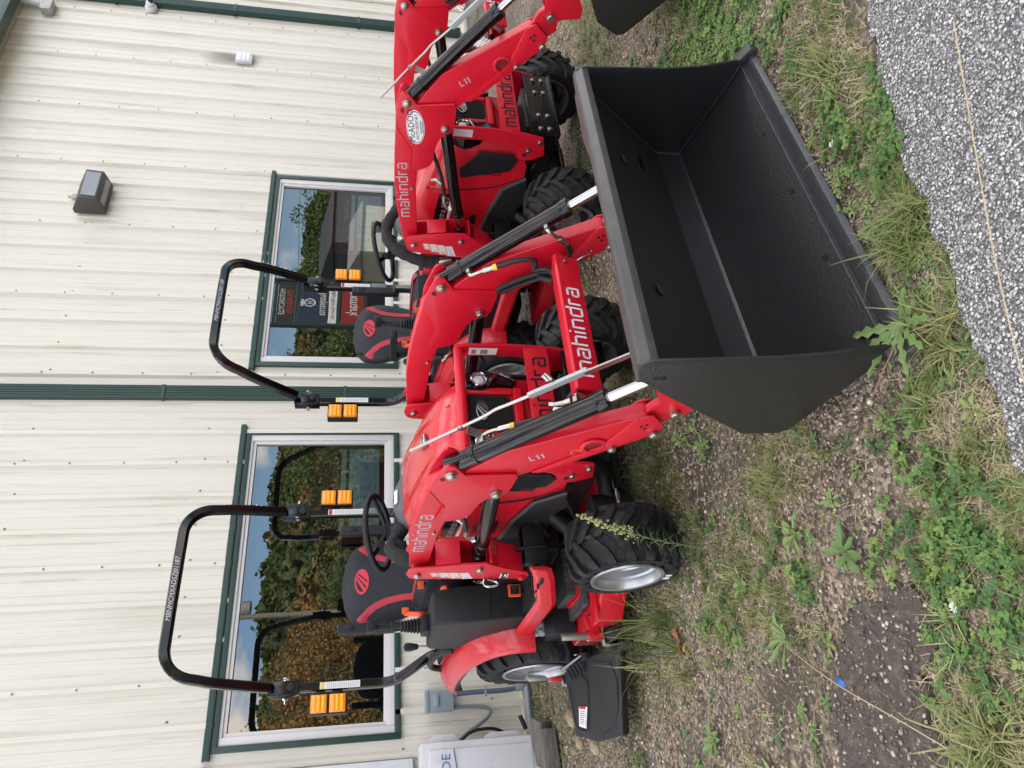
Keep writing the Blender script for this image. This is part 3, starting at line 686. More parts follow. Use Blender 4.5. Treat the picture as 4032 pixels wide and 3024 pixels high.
    # seam, lower panel, skirt
    for s in (-1, 1):
        g = B(); g.tube([(s*.236, 2.70, .42), (s*.250, 2.763, .538), (s*.2555, 2.794, .626), (s*.255, 2.822, .826), (s*.232, 2.836, .975)], .0042, 6, smooth=1); obj('panel_seam', g, black_hole, hd)
        g = B(); g.prism([(2.70, .42), (2.79, .545), (2.98, .605), (3.20, .64), (3.22, .46), (3.1, .42), (2.95, .44), (2.85, .38)], s*.235, s*.262); obj('side_skirt', g, blkp, tr, bevel=.006)
        g = B(); g.bar([(s*.263, 2.70, .418), (s*.2635, 2.79, .545), (s*.2635, 2.98, .605), (s*.2635, 3.20, .64)], .018, .006, (1, 0, 0)); obj('skirt_edge', g, greyp, tr)
        g = B(); g.prism([(2.737, .789), (2.668, .516), (2.598, .485), (2.555, .52), (2.55, .70), (2.60, .735), (2.645, .775), (2.67, .805)], s*.236, s*.2485); sw = obj('side_screen', g, black_hole, hd, bevel=.003)
        g = B()
        for i in range(9): g.box(s*.249-.0015, s*.249+.0015, 2.57+.016*i, 2.573+.016*i, .53+.004*i, .70)
        obj('screen_mesh', g, blkp, sw, stuff=True)
        for (poly) in ([(2.995, .665), (3.145, .675), (3.14, .715), (3.01, .703)], [(3.035, .735), (3.142, .742), (3.14, .79), (3.055, .770)]):
            g = B(); g.prism(poly, s*.249, s*.2565); vt = obj('side_vent', g, black_hole, hd, bevel=.003)
            g = B()
            v0, v1 = poly[0][0]+.012, poly[1][0]-.008; z0, z1 = poly[0][1]+.004, poly[2][1]-.008
            for i in range(9): vv = v0+(v1-v0)*i/8; g.box(s*.257-.0015, s*.257+.0015, vv, vv+.005, z0, z1)
            obj('vent_slats', g, blkp, vt, stuff=True)
        g = B(); g.prism([(2.862, .90), (2.852, .835), (3.0, .843), (3.16, .858), (3.163, .925), (3.0, .915)], s*.253, s*.2595); nb = obj('name_badge', g, blk, hd, bevel=.001)
        g = B(); g.prism([(2.852, .832), (3.0, .838), (3.16, .853), (3.16, .838), (3.0, .824), (2.852, .820)], s*.254, s*.260); obj('white_stripe', g, white, hd)
        g = B(); dx = (0, -s*-1*-1, 0)
        if s < 0: strokes(g, 'mahindra 1123', (-.2600, 3.158, .872), (0, -1, -.10), (0, -.10, 1), .0205, .19, .001)
        else: strokes(g, 'mahindra 1123', (.2600, 2.865, .852), (0, 1, .06), (0, -.06, 1), .0195, .19, .001)
        obj('lettering', g, silprint, nb)
    # grille and lights
    g = B(); g.prism([(-.082, .848), (.082, .848), (.074, .69), (.045, .665), (-.045, .665), (-.074, .69)], 2.466, 2.485, 'y'); gr = obj('grille', g, black_hole, tr, bevel=.004)
    g = B()
    for j in range(14):
        z = .675+j*.0125; hw = .076
        for i in range(12): u_ = -hw+i*.0132+(.0066 if j % 2 else 0); 
        g.box(-hw+.004, hw-.004, 2.4635, 2.4655, z, z+.0045)
    for i in range(13): u_ = -.072+i*.0118; g.box(u_, u_+.0035, 2.462, 2.4634, .672, .845)
    obj('grille_mesh', g, blkp, gr, stuff=True)
    g = B(); emblem(g, (0, 2.459, .795), (1, 0, 0), (0, 0, 1), .046, .026, .004, .005); obj('emblem', g, chrome, gr)
    g = B(); g.box(-.115, -.084, 2.458, 2.49, .66, .86); g.box(.084, .115, 2.458, 2.49, .66, .86); g.box(-.115, .115, 2.455, 2.49, .62, .66); g.box(-.11, .11, 2.457, 2.495, .852, .872); obj('front_fascia', g, redp, tr, bevel=.01, seg=3)
    for s in (-1, 1):
        g = B(); P_ = [(s*.105, .862), (s*.195, .855), (s*.222, .79), (s*.205, .70), (s*.150, .635), (s*.118, .66), (s*.128, .72), (s*.098, .79)]
        rings = []
        for (yy, k, dv) in ((2.452, .86, 0), (2.447, .93, 0), (2.455, 1.0, 0), (2.53, 1.0, .02)):
            cxx, czz = s*.155, .755
            rings.append([(cxx+(p[0]-cxx)*k, yy+.30*max(0, abs(p[0])-.12), czz+(p[1]-czz)*k) for p in P_])
        g.loft(rings); hl = obj('headlight', g, blk, tr, bevel=.003)
        g = B(); g.lathe([(0, .034), (-.006, .036), (-.010, .032), (-.004, .026), (0, .024)], (0, 0, 0), 28, 'x'); 
        g.map(lambda v: (s*.150+v.y, 2.452+v.x, .80+v.z)); obj('lamp_ring', g, chrome, hl)
        g = B(); g.ball((s*.150, 2.462, .80), .026, (1, .6, 1)); obj('lamp_lens', g, lensc, hl)
        g = B(); g.bar([(s*.120, 2.447, .765), (s*.150, 2.446, .745), (s*.195, 2.462, .72), (s*.165, 2.456, .665)], .012, .006, (0, 1, 0), smooth=1); obj('chrome_strip', g, chrome, hl)
    g = B(); g.prism([(-.03, 2.70), (.03, 2.70), (.018, 2.77), (-.018, 2.77)], 1.002, 1.022, 'z'); g.map(lambda v: (v.x, v.y, v.z+(v.y-2.70)*.22+.0)); obj('hood_badge', g, chrome, hd, bevel=.004)
    g = B(); g.box(-.258, -.2545, 2.80, 2.815, .93, .955); obj('marker', g, orange, hd)
    # ---------------- brush guard
    leg = [(2.385, .90), (2.372, .86), (2.37, .70), (2.375, .60), (2.385, .487), (2.405, .378), (2.517, .355), (2.557, .43), (2.556, .484), (2.541, .50), (2.499, .512), (2.475, .541), (2.45, .631), (2.445, .726), (2.45, .85), (2.44, .90)]
    for s in (-1, 1):
        g = B(); g.prism(leg, s*.268, s*.280); gl_ = obj('guard_leg', g, red, tr, bevel=.002)
        for (v_, z_) in ((2.43, .395), (2.49, .45)): g = B(); bolt(g, (s*.281, v_, z_), (s, 0, 0), .014, .01); obj('bolt', g, zinc, gl_)
        g = B(); g.cyl((s*.2805, 2.52, .465), (s*.2815, 2.52, .465), .012); obj('hole', g, black_hole, gl_)
        g = B(); g.box(s*.2815-.0006, s*.2815+.0006, 2.385, 2.43, .76, .86); obj('sticker', g, decal_paper, gl_)
    g = B(); g.box(.2665, .268, 2.39, 2.435, .72, .84); st_ = obj('guard_sticker', g, decal_paper, tr); g = B(); g.box(.2655, .2664, 2.40, 2.428, .81, .828); g.box(.2655, .2664, 2.40, 2.428, .76, .79); obj('sticker_print', g, ink, st_)
    g = B(); g.cyl((-.275, 2.408, .885), (.275, 2.408, .885), .0225, n=24); obj('guard_bar', g, red, tr)
    g = B(); g.box(-.267, .267, 2.378, 2.386, .508, .612); gp_ = obj('guard_plate', g, red, tr, bevel=.003)
    g = B(); strokes(g, 'mahindra', (-.235, 2.3775, .525), (1, 0, 0), (0, 0, 1), .0505, .19, .0008); obj('cut_out_shade_letters', g, black_hole, gp_)  # near-black raised strokes painted in for the dark behind cut-out letters
    g = B(); g.box(-.262, .262, 2.40, 2.412, .29, .44); g.box(-.262, .262, 2.385, 2.412, .43, .445); g.box(-.262, .262, 2.385, 2.412, .285, .30); bp = obj('bumper_channel', g, blk, tr, bevel=.003)
    for u_ in (-.21, -.1, .1, .21):
        for z_ in (.34, .39): g = B(); bolt(g, (u_, 2.40, z_), (0, -1, 0), .013, .01); obj('bolt', g, zinc, bp)
    # ---------------- loader arms
    rear = [(3.085, 1.02), (3.07, 1.066), (3.04, 1.074), (2.757, 1.088), (2.591, 1.080), (2.441, 1.064), (2.265, 1.040), (2.20, 1.00), (2.30, .93), (2.537, .955), (2.664, .973), (2.837, .983), (3.05, .992)]
    knee = [(2.265, 1.039), (2.215, 1.036), (2.16, 1.022), (2.113, 1.007), (2.09, 1.001), (2.077, .987), (2.086, .965), (2.115, .944), (2.151, .924), (2.148, .751), (2.169, .742), (2.238, .75), (2.277, .756), (2.31, .770), (2.325, .800), (2.34, .826), (2.375, .846), (2.417, .859), (2.475, .871), (2.504, .886), (2.525, .914), (2.537, .955), (2.532, .995), (2.520, .998), (2.403, .977), (2.382, .983)]
    fb = [(2.20, .93), (2.14, .925), (1.998, .803), (1.78, .419), (1.772, .40), (1.82, .352), (1.84, .350), (1.898, .378), (2.035, .539), (2.143, .692), (2.19, .76), (2.24, .85)]
    fpl = [(2.137, .700), (1.949, .496), (1.787, .425), (1.777, .415), (1.765, .385), (1.83, .328), (1.872, .350), (1.885, .350), (1.897, .373), (2.111, .633), (2.139, .672)]
    lug = [(1.80, .415), (1.745, .388), (1.722, .372), (1.708, .345), (1.715, .315), (1.735, .295), (1.764, .290), (1.81, .291), (1.845, .345)]
    for s in (-1, 1):
        arm = obj('loader_arm', B().prism(rear, s*.383, s*.437), red, tr, bevel=.007, xf=lx, seg=3)
        obj('front_boom', B().prism(fb, s*.383, s*.437), red, arm, bevel=.007, xf=lx, seg=3)
        for a, b_ in ((.4375, .4465), (.3735, .3825)):
            obj('knee_plate', B().prism(knee, s*a, s*b_), red, arm, bevel=.0016, xf=lx)
        obj('boom_gusset', B().prism(fpl, s*.4375, s*.4445), red, arm, bevel=.0016, xf=lx)
        obj('boom_gusset', B().prism(fpl, s*.3755, s*.3825), red, arm, bevel=.0016, xf=lx)
        obj('end_lug', B().prism(lug, s*.396, s*.424), red, arm, bevel=.004, xf=lx)
        g = B(); g.tube([(s*.4465, 2.15, .925), (s*.447, 2.149, .84), (s*.4465, 2.148, .752)], .005, 8); g.tube([(s*.447, 2.385, .982), (s*.447, 2.40, .977), (s*.447, 2.53, .997)], .0045, 8, smooth=0); g.tube([(s*.447, 2.265, 1.037), (s*.447, 2.382, .985)], .002, 6, smooth=0)
        g.tube([(s*.437, 1.955, .499), (s*.441, 1.945, .495), (s*.437, 1.79, .428)], .003, 6, smooth=0)
        obj('weld_bead', g, red, arm, xf=lx)
        for (v_, z_, r_) in ((2.134, .974, .017), (2.286, .801, .017)):
            for (u_, d_) in ((s*.4465, s), (s*.3735, -s)):
                g = B(); bolt(g, (u_, v_, z_), (d_, 0, 0), r_); g.cyl((u_, v_, z_), (u_+d_*.008, v_, z_), r_*1.25); obj('pivot_pin', g, zinc, arm, xf=lx, bevel=.001)
        for u0 in (s*.4467, s*.3733):
            g = B(); g.cyl((u0, 2.169, 1.0), (u0+s*.0004, 2.169, 1.0), .009); g.cyl((u0, 2.18, .998), (u0+s*.0004, 2.18, .998), .009); obj('slot', g, mat('red_shadow_hole', (.17, .003, .008), .6), arm, xf=lx)  # flat discs; the shade inside the slot is put into the darker red
        g = B(); g.lathe([(-.004, .036), (.006, .045), (.009, .038), (.009, .031), (-.05, .031)], (0, 0, 0), 32); g.map(lambda v: (s*(.437+v.x), 1.956+v.y, .527+v.z)); obj('tube_collar', g, red, arm, xf=lx)
        g = B(); g.cyl((s*.4372, 1.956, .527), (s*.4378, 1.956, .527), .0305, n=28); obj('bore_shade_disc', g, MATS.get('red_shadow_hole') or mat('red_shadow_hole', (.17, .003, .008), .6), arm, xf=lx)  # flat disc, its darker red painted as the shade inside the open tube
        for (v_, z_, rr) in ((1.962, .466, .014), (1.868, .352, .018)):
            g = B(); bolt(g, (s*.4445, v_, z_), (s, 0, 0), rr, .012); bolt(g, (s*.3755, v_, z_), (-s, 0, 0), rr, .012); obj('bolt', g, zinc, arm, xf=lx, bevel=.001)
        for (v_, z_) in ((1.825, .407), (1.815, .392), (1.838, .392)):
            for u0, d_ in ((s*.4447, s), (s*.3753, -s)): g = B(); g.cyl((u0, v_, z_), (u0+d_*.0005, v_, z_), .006); obj('hole', g, black_hole, arm, xf=lx)
        g = B(); bolt(g, (s*.437, 2.66, .995), (s, 0, 0), .009, .008); bolt(g, (s*.383, 2.66, .995), (-s, 0, 0), .009, .008); obj('bolt', g, zinc, arm, xf=lx)
        # decals
        if s < 0:
            g = B(); strokes(g, 'mahindra', (-.4376, 2.862, 1.022), (0, -1, -.035), (0, -.035, 1), .0415, .17, .0006); obj('arm_lettering', g, silprint, arm, xf=lx)
            g = B(); strokes(g, 'L11', (-.4376, 2.060, .715), (0, -.42, -.9), (0, -.9, .42), .020, .26, .0006); obj('model_lettering', g, silprint, arm, xf=lx)
            if first:
                g = B()
                for i in range(24):
                    a0, a1 = 2*math.pi*i/24, 2*math.pi*(i+1)/24
                    for k in (.0175,): g.face([(-.4378, 2.005+k*math.cos(a0), .575+k*math.sin(a0)), (-.4378, 2.005+k*math.cos(a1), .575+k*math.sin(a1)), (-.4378, 2.005+(k-.0025)*math.cos(a1), .575+(k-.0025)*math.sin(a1)), (-.4378, 2.005+(k-.0025)*math.cos(a0), .575+(k-.0025)*math.sin(a0))])
                obj('round_mark', g, orangep, arm, xf=lx)
            else:
                g = B(); ov = [(2.272+.098*math.cos(2*math.pi*i/40), .945+.044*math.sin(2*math.pi*i/40)) for i in range(40)]; g.prism(ov, -.4468, -.4475); dc = obj('dealer_sticker', g, white, arm, xf=lx)
                g = B(); ov2 = lambda k: [(-.4478, 2.272+.098*k*math.cos(2*math.pi*i/40), .945+.044*k*math.sin(2*math.pi*i/40)) for i in range(40)]
                a_, b2 = ov2(.95), ov2(.90)
                for i in range(40): g.face([a_[i], a_[(i+1) % 40], b2[(i+1) % 40], b2[i]])
                typed(g, 'McADOO', (-.4478, 2.355, .950), (0, -1, 0), (0, 0, 1), .044, .0003); typed(g, 'MOTORSPORT', (-.4478, 2.343, .929), (0, -1, 0), (0, 0, 1), .022, .0003)
                g.box(-.4482, -.4478, 2.235, 2.31, .917, .921); g.box(-.4482, -.4478, 2.24, 2.305, .909, .912); obj('sticker_print', g, mat('ink_black', (.01, .01, .01), .6), dc, xf=lx)
    # cross tube and sign plate
    g = B(); g.cyl((-.384, 1.956, .527), (.384, 1.956, .527), .036, n=28); ct = obj('cross_tube', g, red, tr, xf=lx)
    g = B(); g.prism([(1.846, .582), (1.852, .590), (1.94, .578), (1.94, .570), (1.862, .578), (1.872, .498), (1.865, .494)], -.285, .300); pl = obj('sign_plate', g, red, tr, bevel=.0015, xf=lx)
    g = B()
    def PV(z): return 1.8445+(.584-z)/(.584-.494)*.0195
    strokes(g, 'mahindra', (-.235, PV(.518)-.001, .518), (1, 0, 0), (0, -.21, 1), .0425, .18, .001); obj('plate_lettering', g, whitep, pl, xf=lx)
    g = B(); bolt(g, (.27, PV(.55)-.001, .55), (0, -1, 0), .007, .005); obj('bolt', g, zinc, pl, xf=lx)
    g = B(); g.tube([(.31, 1.9, .5), (.33, 1.88, .46), (.335, 1.87, .43), (.35, 1.87, .425), (.35, 1.87, .44), (.335, 1.875, .44), (.325, 1.89, .48)], .0025, 6); obj('hairpin', g, chrome, pl, xf=lx)
    # ---------------- loader posts
    post = [(2.999, 1.078), (3.049, 1.087), (3.092, 1.074), (3.112, 1.049), (3.146, .722), (3.167, .556), (3.150, .535), (3.115, .531), (3.085, .545), (3.015, .661), (2.945, .749), (2.953, .852), (2.985, 1.06)]
    for s in (-1, 1):
        po = obj('loader_post', B().prism(post, s*.464, s*.473), red, tr, bevel=.0018)
        obj('inner_plate', B().prism(post, s*.352, s*.361), red, po, bevel=.0018)
        g = B(); g.prism([(3.10, 1.05), (3.106, 1.05), (3.13, .72), (3.124, .72)], s*.361, s*.464); g.prism([(2.960, .965), (2.966, .965), (2.952, .86), (2.946, .86)], s*.361, s*.464); g.box(min(s*.361, s*.464), max(s*.361, s*.464), 2.946, 3.02, .722, .732); g.prism([(2.99, .69), (2.998, .694), (3.07, .575), (3.062, .571)], s*.361, s*.464); obj('post_web', g, red, po, bevel=.001)
        g = B(); g.box(min(s*.26, s*.45), max(s*.26, s*.45), 3.03, 3.14, .47, .56); g.prism([(3.0, .46), (3.02, .60), (3.17, .60), (3.19, .46)], s*.375, s*.385); obj('post_base', g, blks, po, bevel=.004)
        for (v_, z_) in ((3.052, 1.040), (3.007, .771), (3.135, .565)):
            for u_, d_ in ((s*.473, s), (s*.352, -s)): g = B(); bolt(g, (u_, v_, z_), (d_, 0, 0), .0165, .012); obj('pivot_pin', g, zinc if z_ > .6 else red, po, bevel=.001)
        g = B(); g.tube([(s*.474, 3.138, .735), (s*.50, 3.15, .74), (s*.51, 3.155, .70), (s*.50, 3.15, .665), (s*.485, 3.15, .68), (s*.475, 3.14, .72)], .0055, 8); g.tube([(s*.478, 3.16, .78), (s*.478, 3.19, .75), (s*.478, 3.17, .73), (s*.478, 3.155, .76)], .003, 6, smooth=1); obj('ring_pin', g, chrome, po)
        if s < 0:
            for i, (z_, hz, ln) in enumerate(((.966, .014, .045), (.924, .020, .062), (.878, .023, .072), (.828, .025, .078))):
                v_ = 3.062+.010*i; sl_ = .35
                quad = lambda k0, k1, h0, h1: [(v_+ln/2*k0, z_+hz*h0+sl_*ln/2*k0*-1), (v_+ln/2*k1, z_+hz*h0-sl_*ln/2*k1), (v_+ln/2*k1, z_+hz*h1-sl_*ln/2*k1), (v_+ln/2*k0, z_+hz*h1-sl_*ln/2*k0)]
                dk = obj('warning_decal', B().prism(quad(-1, 1, -1, 1), -.4733, -.4739), decal_paper, po)
                obj('decal_header', B().prism(quad(-.94, .94, .62, .92), -.474, -.4744), orangep, dk)
                g = B()
                for j in range(5): zz = .45-j*.27; g.prism(quad(-.9, .25, zz-.05, zz+.04), -.474, -.4744)
                g.prism(quad(.4, .9, -.75, .3), -.474, -.4743)
                obj('decal_print', g, mat('print_grey', (.42, .43, .46), .6), dk)
            g = B(); g.box(-.4741, -.4733, 3.075, 3.145, .628, .668); dk = obj('serial_plate', g, mat('ink_black', (.01, .01, .01), .6), po)
            g = B(); g.box(-.4745, -.4742, 3.08, 3.14, .66, .666); g.box(-.4745, -.4742, 3.08, 3.14, .63, .634); g.box(-.4745, -.4742, 3.09, 3.12, .64, .648); obj('serial_print', g, white, dk)
        # lift cylinder
        a = Vector((s*.412, 3.007, .771)); e = Vector(LX((s*.412, 2.286, .801)) if phi else (s*.412, 2.286, .801)); d_ = (e-a).normalized()
        g = B(); g.cyl(a+d_*.155, e-d_*.0, .031, n=28); g.cyl(a+d_*.150, a+d_*.175, .034, n=28); g.cyl(e-Vector((.025, 0, 0)), e+Vector((.025, 0, 0)), .032)
        lc = obj('lift_cylinder', g, blk, tr, bevel=.001)
        g = B(); g.cyl(a+d_*.03, a+d_*.16, .0155, n=20); obj('lift_rod', g, chrome, lc)
        g = B(); g.cyl(a-Vector((.03, 0, 0)), a+Vector((.03, 0, 0)), .03); g.cyl(a, a+d_*.05, .026, .02); obj('rod_eye', g, blk, lc)
        hs = 1 if s < 0 else 1
        q = a+d_*.19
        g = B(); g.tube([q+Vector((0, 0, .03)), q+Vector((s*.0, 0, .055)), q+Vector((0, -.03, .07)), q+Vector((0, -.09, .075))], .008, 10); g.cyl(q+Vector((0, -.01, .03)), q+Vector((0, 0, .045)), .013, n=6); g.cyl(q+Vector((0, -.05, .075)), q+Vector((0, -.11, .08)), .011, n=8); g.tube([q+Vector((0, -.18, .10)), q+Vector((-s*.02, -.19, .13)), q+Vector((-s*.03, -.17, .15))], .009, 8); obj('hose_fitting', g, zinc, lc)
        g = B(); g.tube([q+Vector((0, -.10, .08)), q+Vector((0, -.16, .09)), q+Vector((-s*.01, -.24, .11)), q+Vector((-s*.02, -.34, .15)), q+Vector((-s*.02, -.48, .2))], .011, 10); obj('hydraulic_hose', g, hose, lc)
        # bucket cylinder (lies above the boom)
        A1 = Vector((s*.412, 2.134, .974)); Bq = Vector((s*.412, 1.734, .585)); dd = Vector((0, 1.58-2.134, .405-.974)).normalized()
        g = B(); g.cyl(A1+dd*(-.01), A1+dd*.60, .031, n=28); g.cyl(A1+dd*.10, A1+dd*.115, .034, n=28); g.cyl(A1+dd*.57, A1+dd*.605, .035, n=28); bc = obj('bucket_cylinder', g, blk, tr, xf=lx, bevel=.001)
        g = B(); g.cyl(A1+dd*.60, A1+dd*.79, .017, n=24); obj('bucket_rod', g, chrome, bc, xf=lx)
        g = B(); g.cyl(A1+dd*.78, A1+dd*.85, .021, n=20); e2 = A1+dd*.87; g.cyl(e2-Vector((.028, 0, 0)), e2+Vector((.028, 0, 0)), .03); obj('rod_eye', g, blk, bc, xf=lx)
        for (t0, sd_) in ((.14, -s), (.50, -s)):
            q = A1+dd*t0+Vector((sd_*.031, 0, 0))
            g = B(); g.cyl(q, q+Vector((sd_*.018, 0, 0)), .013, n=6); g.tube([q+Vector((sd_*.02, 0, 0)), q+Vector((sd_*.03, 0, -.005)), q+Vector((sd_*.032, .02*(-1 if t0 < .3 else 1), -.03)), q+Vector((sd_*.03, .03*(-1 if t0 < .3 else 1), -.05))], .0075, 10); k_ = Vector((sd_*.03, .03*(-1 if t0 < .3 else 1), -.05)); g.cyl(q+k_, q+k_+Vector((0, -.02 if t0 < .3 else .03, -.035)), .0125, n=10); hf = obj('hose_fitting', g, zinc, bc, xf=lx)
            if t0 < .3: g = B(); j = q+k_+Vector((0, -.02, -.035)); g.cyl(j, j+Vector((0, -.008, -.014)), .0128, n=12); obj('yellow_band', g, yellow, hf, xf=lx)
        q1 = A1+dd*.14+Vector((-s*.061, -.058, -.10)); q2 = A1+dd*.50+Vector((-s*.061, .06, -.085))
        g = B(); g.tube([q1, q1+Vector((0, -.04, -.07)), q1+Vector((0, -.05, -.15)), Vector((s*.34, 1.99, .64)), Vector((s*.33, 1.95, .585)), Vector((s*.25, 1.93, .56))], .0105, 10, smooth=3)
        g.tube([q2, q2+Vector((0, .04, -.03)), q2+Vector((0, .12, .01)), q2+Vector((-s*.02, .16, -.01)), Vector((s*.33, 2.0, .63)), Vector((s*.25, 1.94, .575))], .0105, 10, smooth=3)
        g.tube([Vector((s*.34, 2.10, .76)), Vector((s*.35, 2.06, .70)), Vector((s*.335, 1.98, .60)), Vector((s*.28, 1.93, .55))], .0105, 10); g.tube([Vector((s*.345, 2.12, .74)), Vector((s*.352, 2.07, .66)), Vector((s*.33, 2.0, .58)), Vector((s*.26, 1.95, .56))], .0105, 10)
        obj('hydraulic_hose', g, hose, tr, xf=lx)
    # couplers over left cross tube end
    g = B()
    for i in range(3):
        o_ = Vector((-.34+.024*i, 1.915+.008*i, .585+.010*i)); g.cyl(o_, o_+Vector((.0, .015, .035)), .010, n=10); g.cyl(o_+Vector((0, .015, .035)), o_+Vector((.006, .022, .05)), .012, n=6); g.cyl(o_+Vector((0, -.012, -.015)), o_, .013, n=6)
    obj('hose_couplers', g, zinc, tr, xf=lx, stuff=True)
    # level indicator rod on the left cylinder
    rodp = [(-.33, 2.185, 1.105), (-.33, 1.985, .905), (-.325, 1.95, .865), (-.322, 1.925, .845), (-.322, 1.90, .812), (-.32, 1.84, .740)]
    if 1:
        g = B(); g.tube(rodp, .0058, 10, smooth=2); lr = obj('level_rod', g, zinc, tr, xf=lx)
        g = B(); g.bar([(-.32, 1.845, .748), (-.32, 1.70, .592)], .026, .012, (1, 0, 0)); obj('level_sleeve', g, mat('pale_zinc', (.40, .42, .43), .4, metal=.3), lr, xf=lx, bevel=.001)
        g = B(); g.bar([(-.325, 1.71, .602), (-.33, 1.56, .44), (-.345, 1.53, .415)], .022, .006, (1, 0, 0)); obj('level_strap', g, zinc, lr, xf=lx)
        g = B(); g.bar([(-.375, 2.05, .865), (-.345, 2.045, .885), (-.335, 2.03, .925)], .028, .004, (.3, 1, .2)); g.lathe([(-.003, .011), (.003, .011), (.003, .007), (-.003, .007), (-.003, .011)], (-.333, 2.027, .947), 16); obj('rod_bracket', g, zinc, lr, xf=lx)
        g = B(); g.bar([(-.31, 1.775, .70), (-.30, 1.76, .72)], .01, .004, (1, 0, 0)); g.cyl((-.312, 1.765, .69), (-.29, 1.765, .71), .006); obj('wing_nut', g, zinc, lr, xf=lx)
    # ---------------- bucket
    def BR(p):     # the farther bucket is tipped down further
        a_ = R(34); c_, s_ = math.cos(a_), math.sin(a_); v_, z_ = p[1]-1.659, p[2]-.530
        return (p[0], 1.659+v_*c_-z_*s_, .530+v_*s_+z_*c_)
    lbr = (lambda p: BR(LX(p))) if phi else None
    def bx(p):
        k = p[0]/.61
        q = (p[0], p[1]+.026*k, p[2]-.018*k*max(0, min(1, p[2]/.58)))
        return BR(LX(q)) if phi else q
    side = [(1.345, .592), (1.300, .611), (1.278, .608), (1.266, .585), (1.257, .47), (1.243, .291), (1.224, .176), (1.19, .055), (1.200, .022), (1.243, .026), (1.308, .040), (1.578, .100), (1.598, .125), (1.600, .225), (1.400, .52)]
    g = B()
    body = [(1.335, .585), (1.345, .570), (1.590, .218), (1.592, .200), (1.586, .118), (1.575, .106), (1.20, .022), (1.198, .014)]
    inner = [(1.327, .578), (1.336, .566), (1.580, .213), (1.582, .200), (1.577, .124), (1.570, .116), (1.20, .030), (1.198, .022)]
    ring = body+inner[::-1]
    g.prism(ring, -.606, .606)
    bk = obj('bucket', g, bkt, tr, bevel=0, xf=bx, angle=25)
    for s in (-1, 1):
        obj('side_plate', B().prism(side, s*.6065, s*.614), bkt, bk, bevel=.0015, xf=bx)
        g = B(); g.bar([(s*.6145, 1.270, .590), (s*.6145, 1.250, .47), (s*.6145, 1.236, .291), (s*.6145, 1.218, .176), (s*.6145, 1.186, .062)], .0012, .004, (1, 0, 0)); 
        g = B(); g.cyl((s*.6142, 1.335, .555), (s*.6148, 1.335, .555), .008); g.cyl((s*.6142, 1.335, .538), (s*.6148, 1.335, .538), .008); obj('slot', g, black_hole, bk, xf=bx)
        g = B(); g.tube([(s*.604, 1.334, .565), (s*.604, 1.578, .212)], .005, 8, smooth=0); g.tube([(s*.604, 1.577, .212), (s*.604, 1.574, .122)], .006, 8, smooth=0); g.tube([(s*.604, 1.572, .122), (s*.604, 1.205, .036)], .004, 8, smooth=0); obj('weld_bead', g, bkt, bk, xf=bx)
    obj('top_rail', B().prism([(1.268, .570), (1.268, .590), (1.283, .6085), (1.300, .612), (1.345, .595), (1.350, .588), (1.350, .565), (1.335, .565), (1.335, .580), (1.300, .596), (1.286, .594), (1.280, .586), (1.280, .570)], -.606, .606), bktl, bk, bevel=.002, xf=bx)
    for s in (-1, 1): obj('top_gusset', B().prism([(s*.60, 1.350), (s*.60, 1.374), (s*.36, 1.380), (s*.22, 1.352)], .565, .590, 'z'), bktl, bk, bevel=.003, xf=bx)
    obj('cutting_edge', B().prism([(1.215, .013), (1.215, .028), (1.172, .018), (1.160, .004), (1.168, .001)], -.650, .650), bkt, bk, bevel=.0015, xf=bx)
    g = B(); g.tube([(-.60, 1.212, .032), (.60, 1.212, .032)], .0045, 8, smooth=0); obj('edge_weld', g, bkt, bk, xf=bx)
    for s in (-1, 1): obj('edge_wing', B().prism([(1.150, .001), (1.150, .022), (1.205, .05), (1.215, .045), (1.208, .02)], s*.6145, s*.655), bktl, bk, bevel=.002, xf=bx)
    for u_ in (-.53, -.262, .009, .28, .554): g = B(); zz = .030+(1.25-1.20)*.2324; g.cyl((u_, 1.25, zz+.0004), (u_, 1.25, zz+.0012), .0095); obj('bolt_hole', g, black_hole, bk, xf=bx)
    for u_ in (-.25, .33): g = B(); g.cyl((u_, 1.417, .447), (u_, 1.4165, .4465), .018); g.map(lambda v: (v.x, v.y-.004, v.z-.003)); obj('weld_spot', g, bktl, bk, xf=bx)
    for s in (-1, 1):   # red brackets on bucket back
        for du in (-.043, .035):
            obj('bucket_bracket', B().prism([(1.425, .52), (1.46, .535), (1.56, .475), (1.60, .44), (1.72, .372), (1.750, .325), (1.74, .300), (1.71, .285), (1.66, .22), (1.625, .235)], s*.412+du, s*.412+du+.008), red, bk, bevel=.002, xf=lbr)
        g = B(); bolt(g, (s*.412-.043, 1.725, .335), (-1, 0, 0), .018, .012); bolt(g, (s*.412-.043, 1.53, .41), (-1, 0, 0), .018, .012); obj('pivot_pin', g, zinc, bk, xf=lbr)
    # ---------------- roll bar
    Vp, ul, ur = 4.58, -.605, .485
    hv = 4.33 if first else 4.17
    g = B(); g.bar([(ul+.115, 4.44, .86), (ul+.10, 4.46, .91), (ul+.03, 4.54, 1.04), (ul, Vp, 1.12), (ul, Vp, 1.30), (ul, Vp, 1.66)], .052, .055, (0, 1, 0), smooth=2); g.prism([(ul+.06, .93), (ul+.02, 1.0), (ul+.16, .84), (ul+.17, .80), (ul+.10, .80)], 4.43, 4.44, 'y')
    rb = obj('roll_bar', g, blk, tr, bevel=.001)
    g = B(); g.bar([(ur-.115, 4.44, .86), (ur-.10, 4.46, .91), (ur-.03, 4.54, 1.04), (ur, Vp, 1.12), (ur, Vp, 1.30), (ur, Vp, 1.66)], .052, .055, (0, 1, 0), smooth=2); obj('right_upright', g, blk, rb)
    tilt = (hv-Vp)/.70
    hz = lambda z: Vp+(z-1.66)*tilt
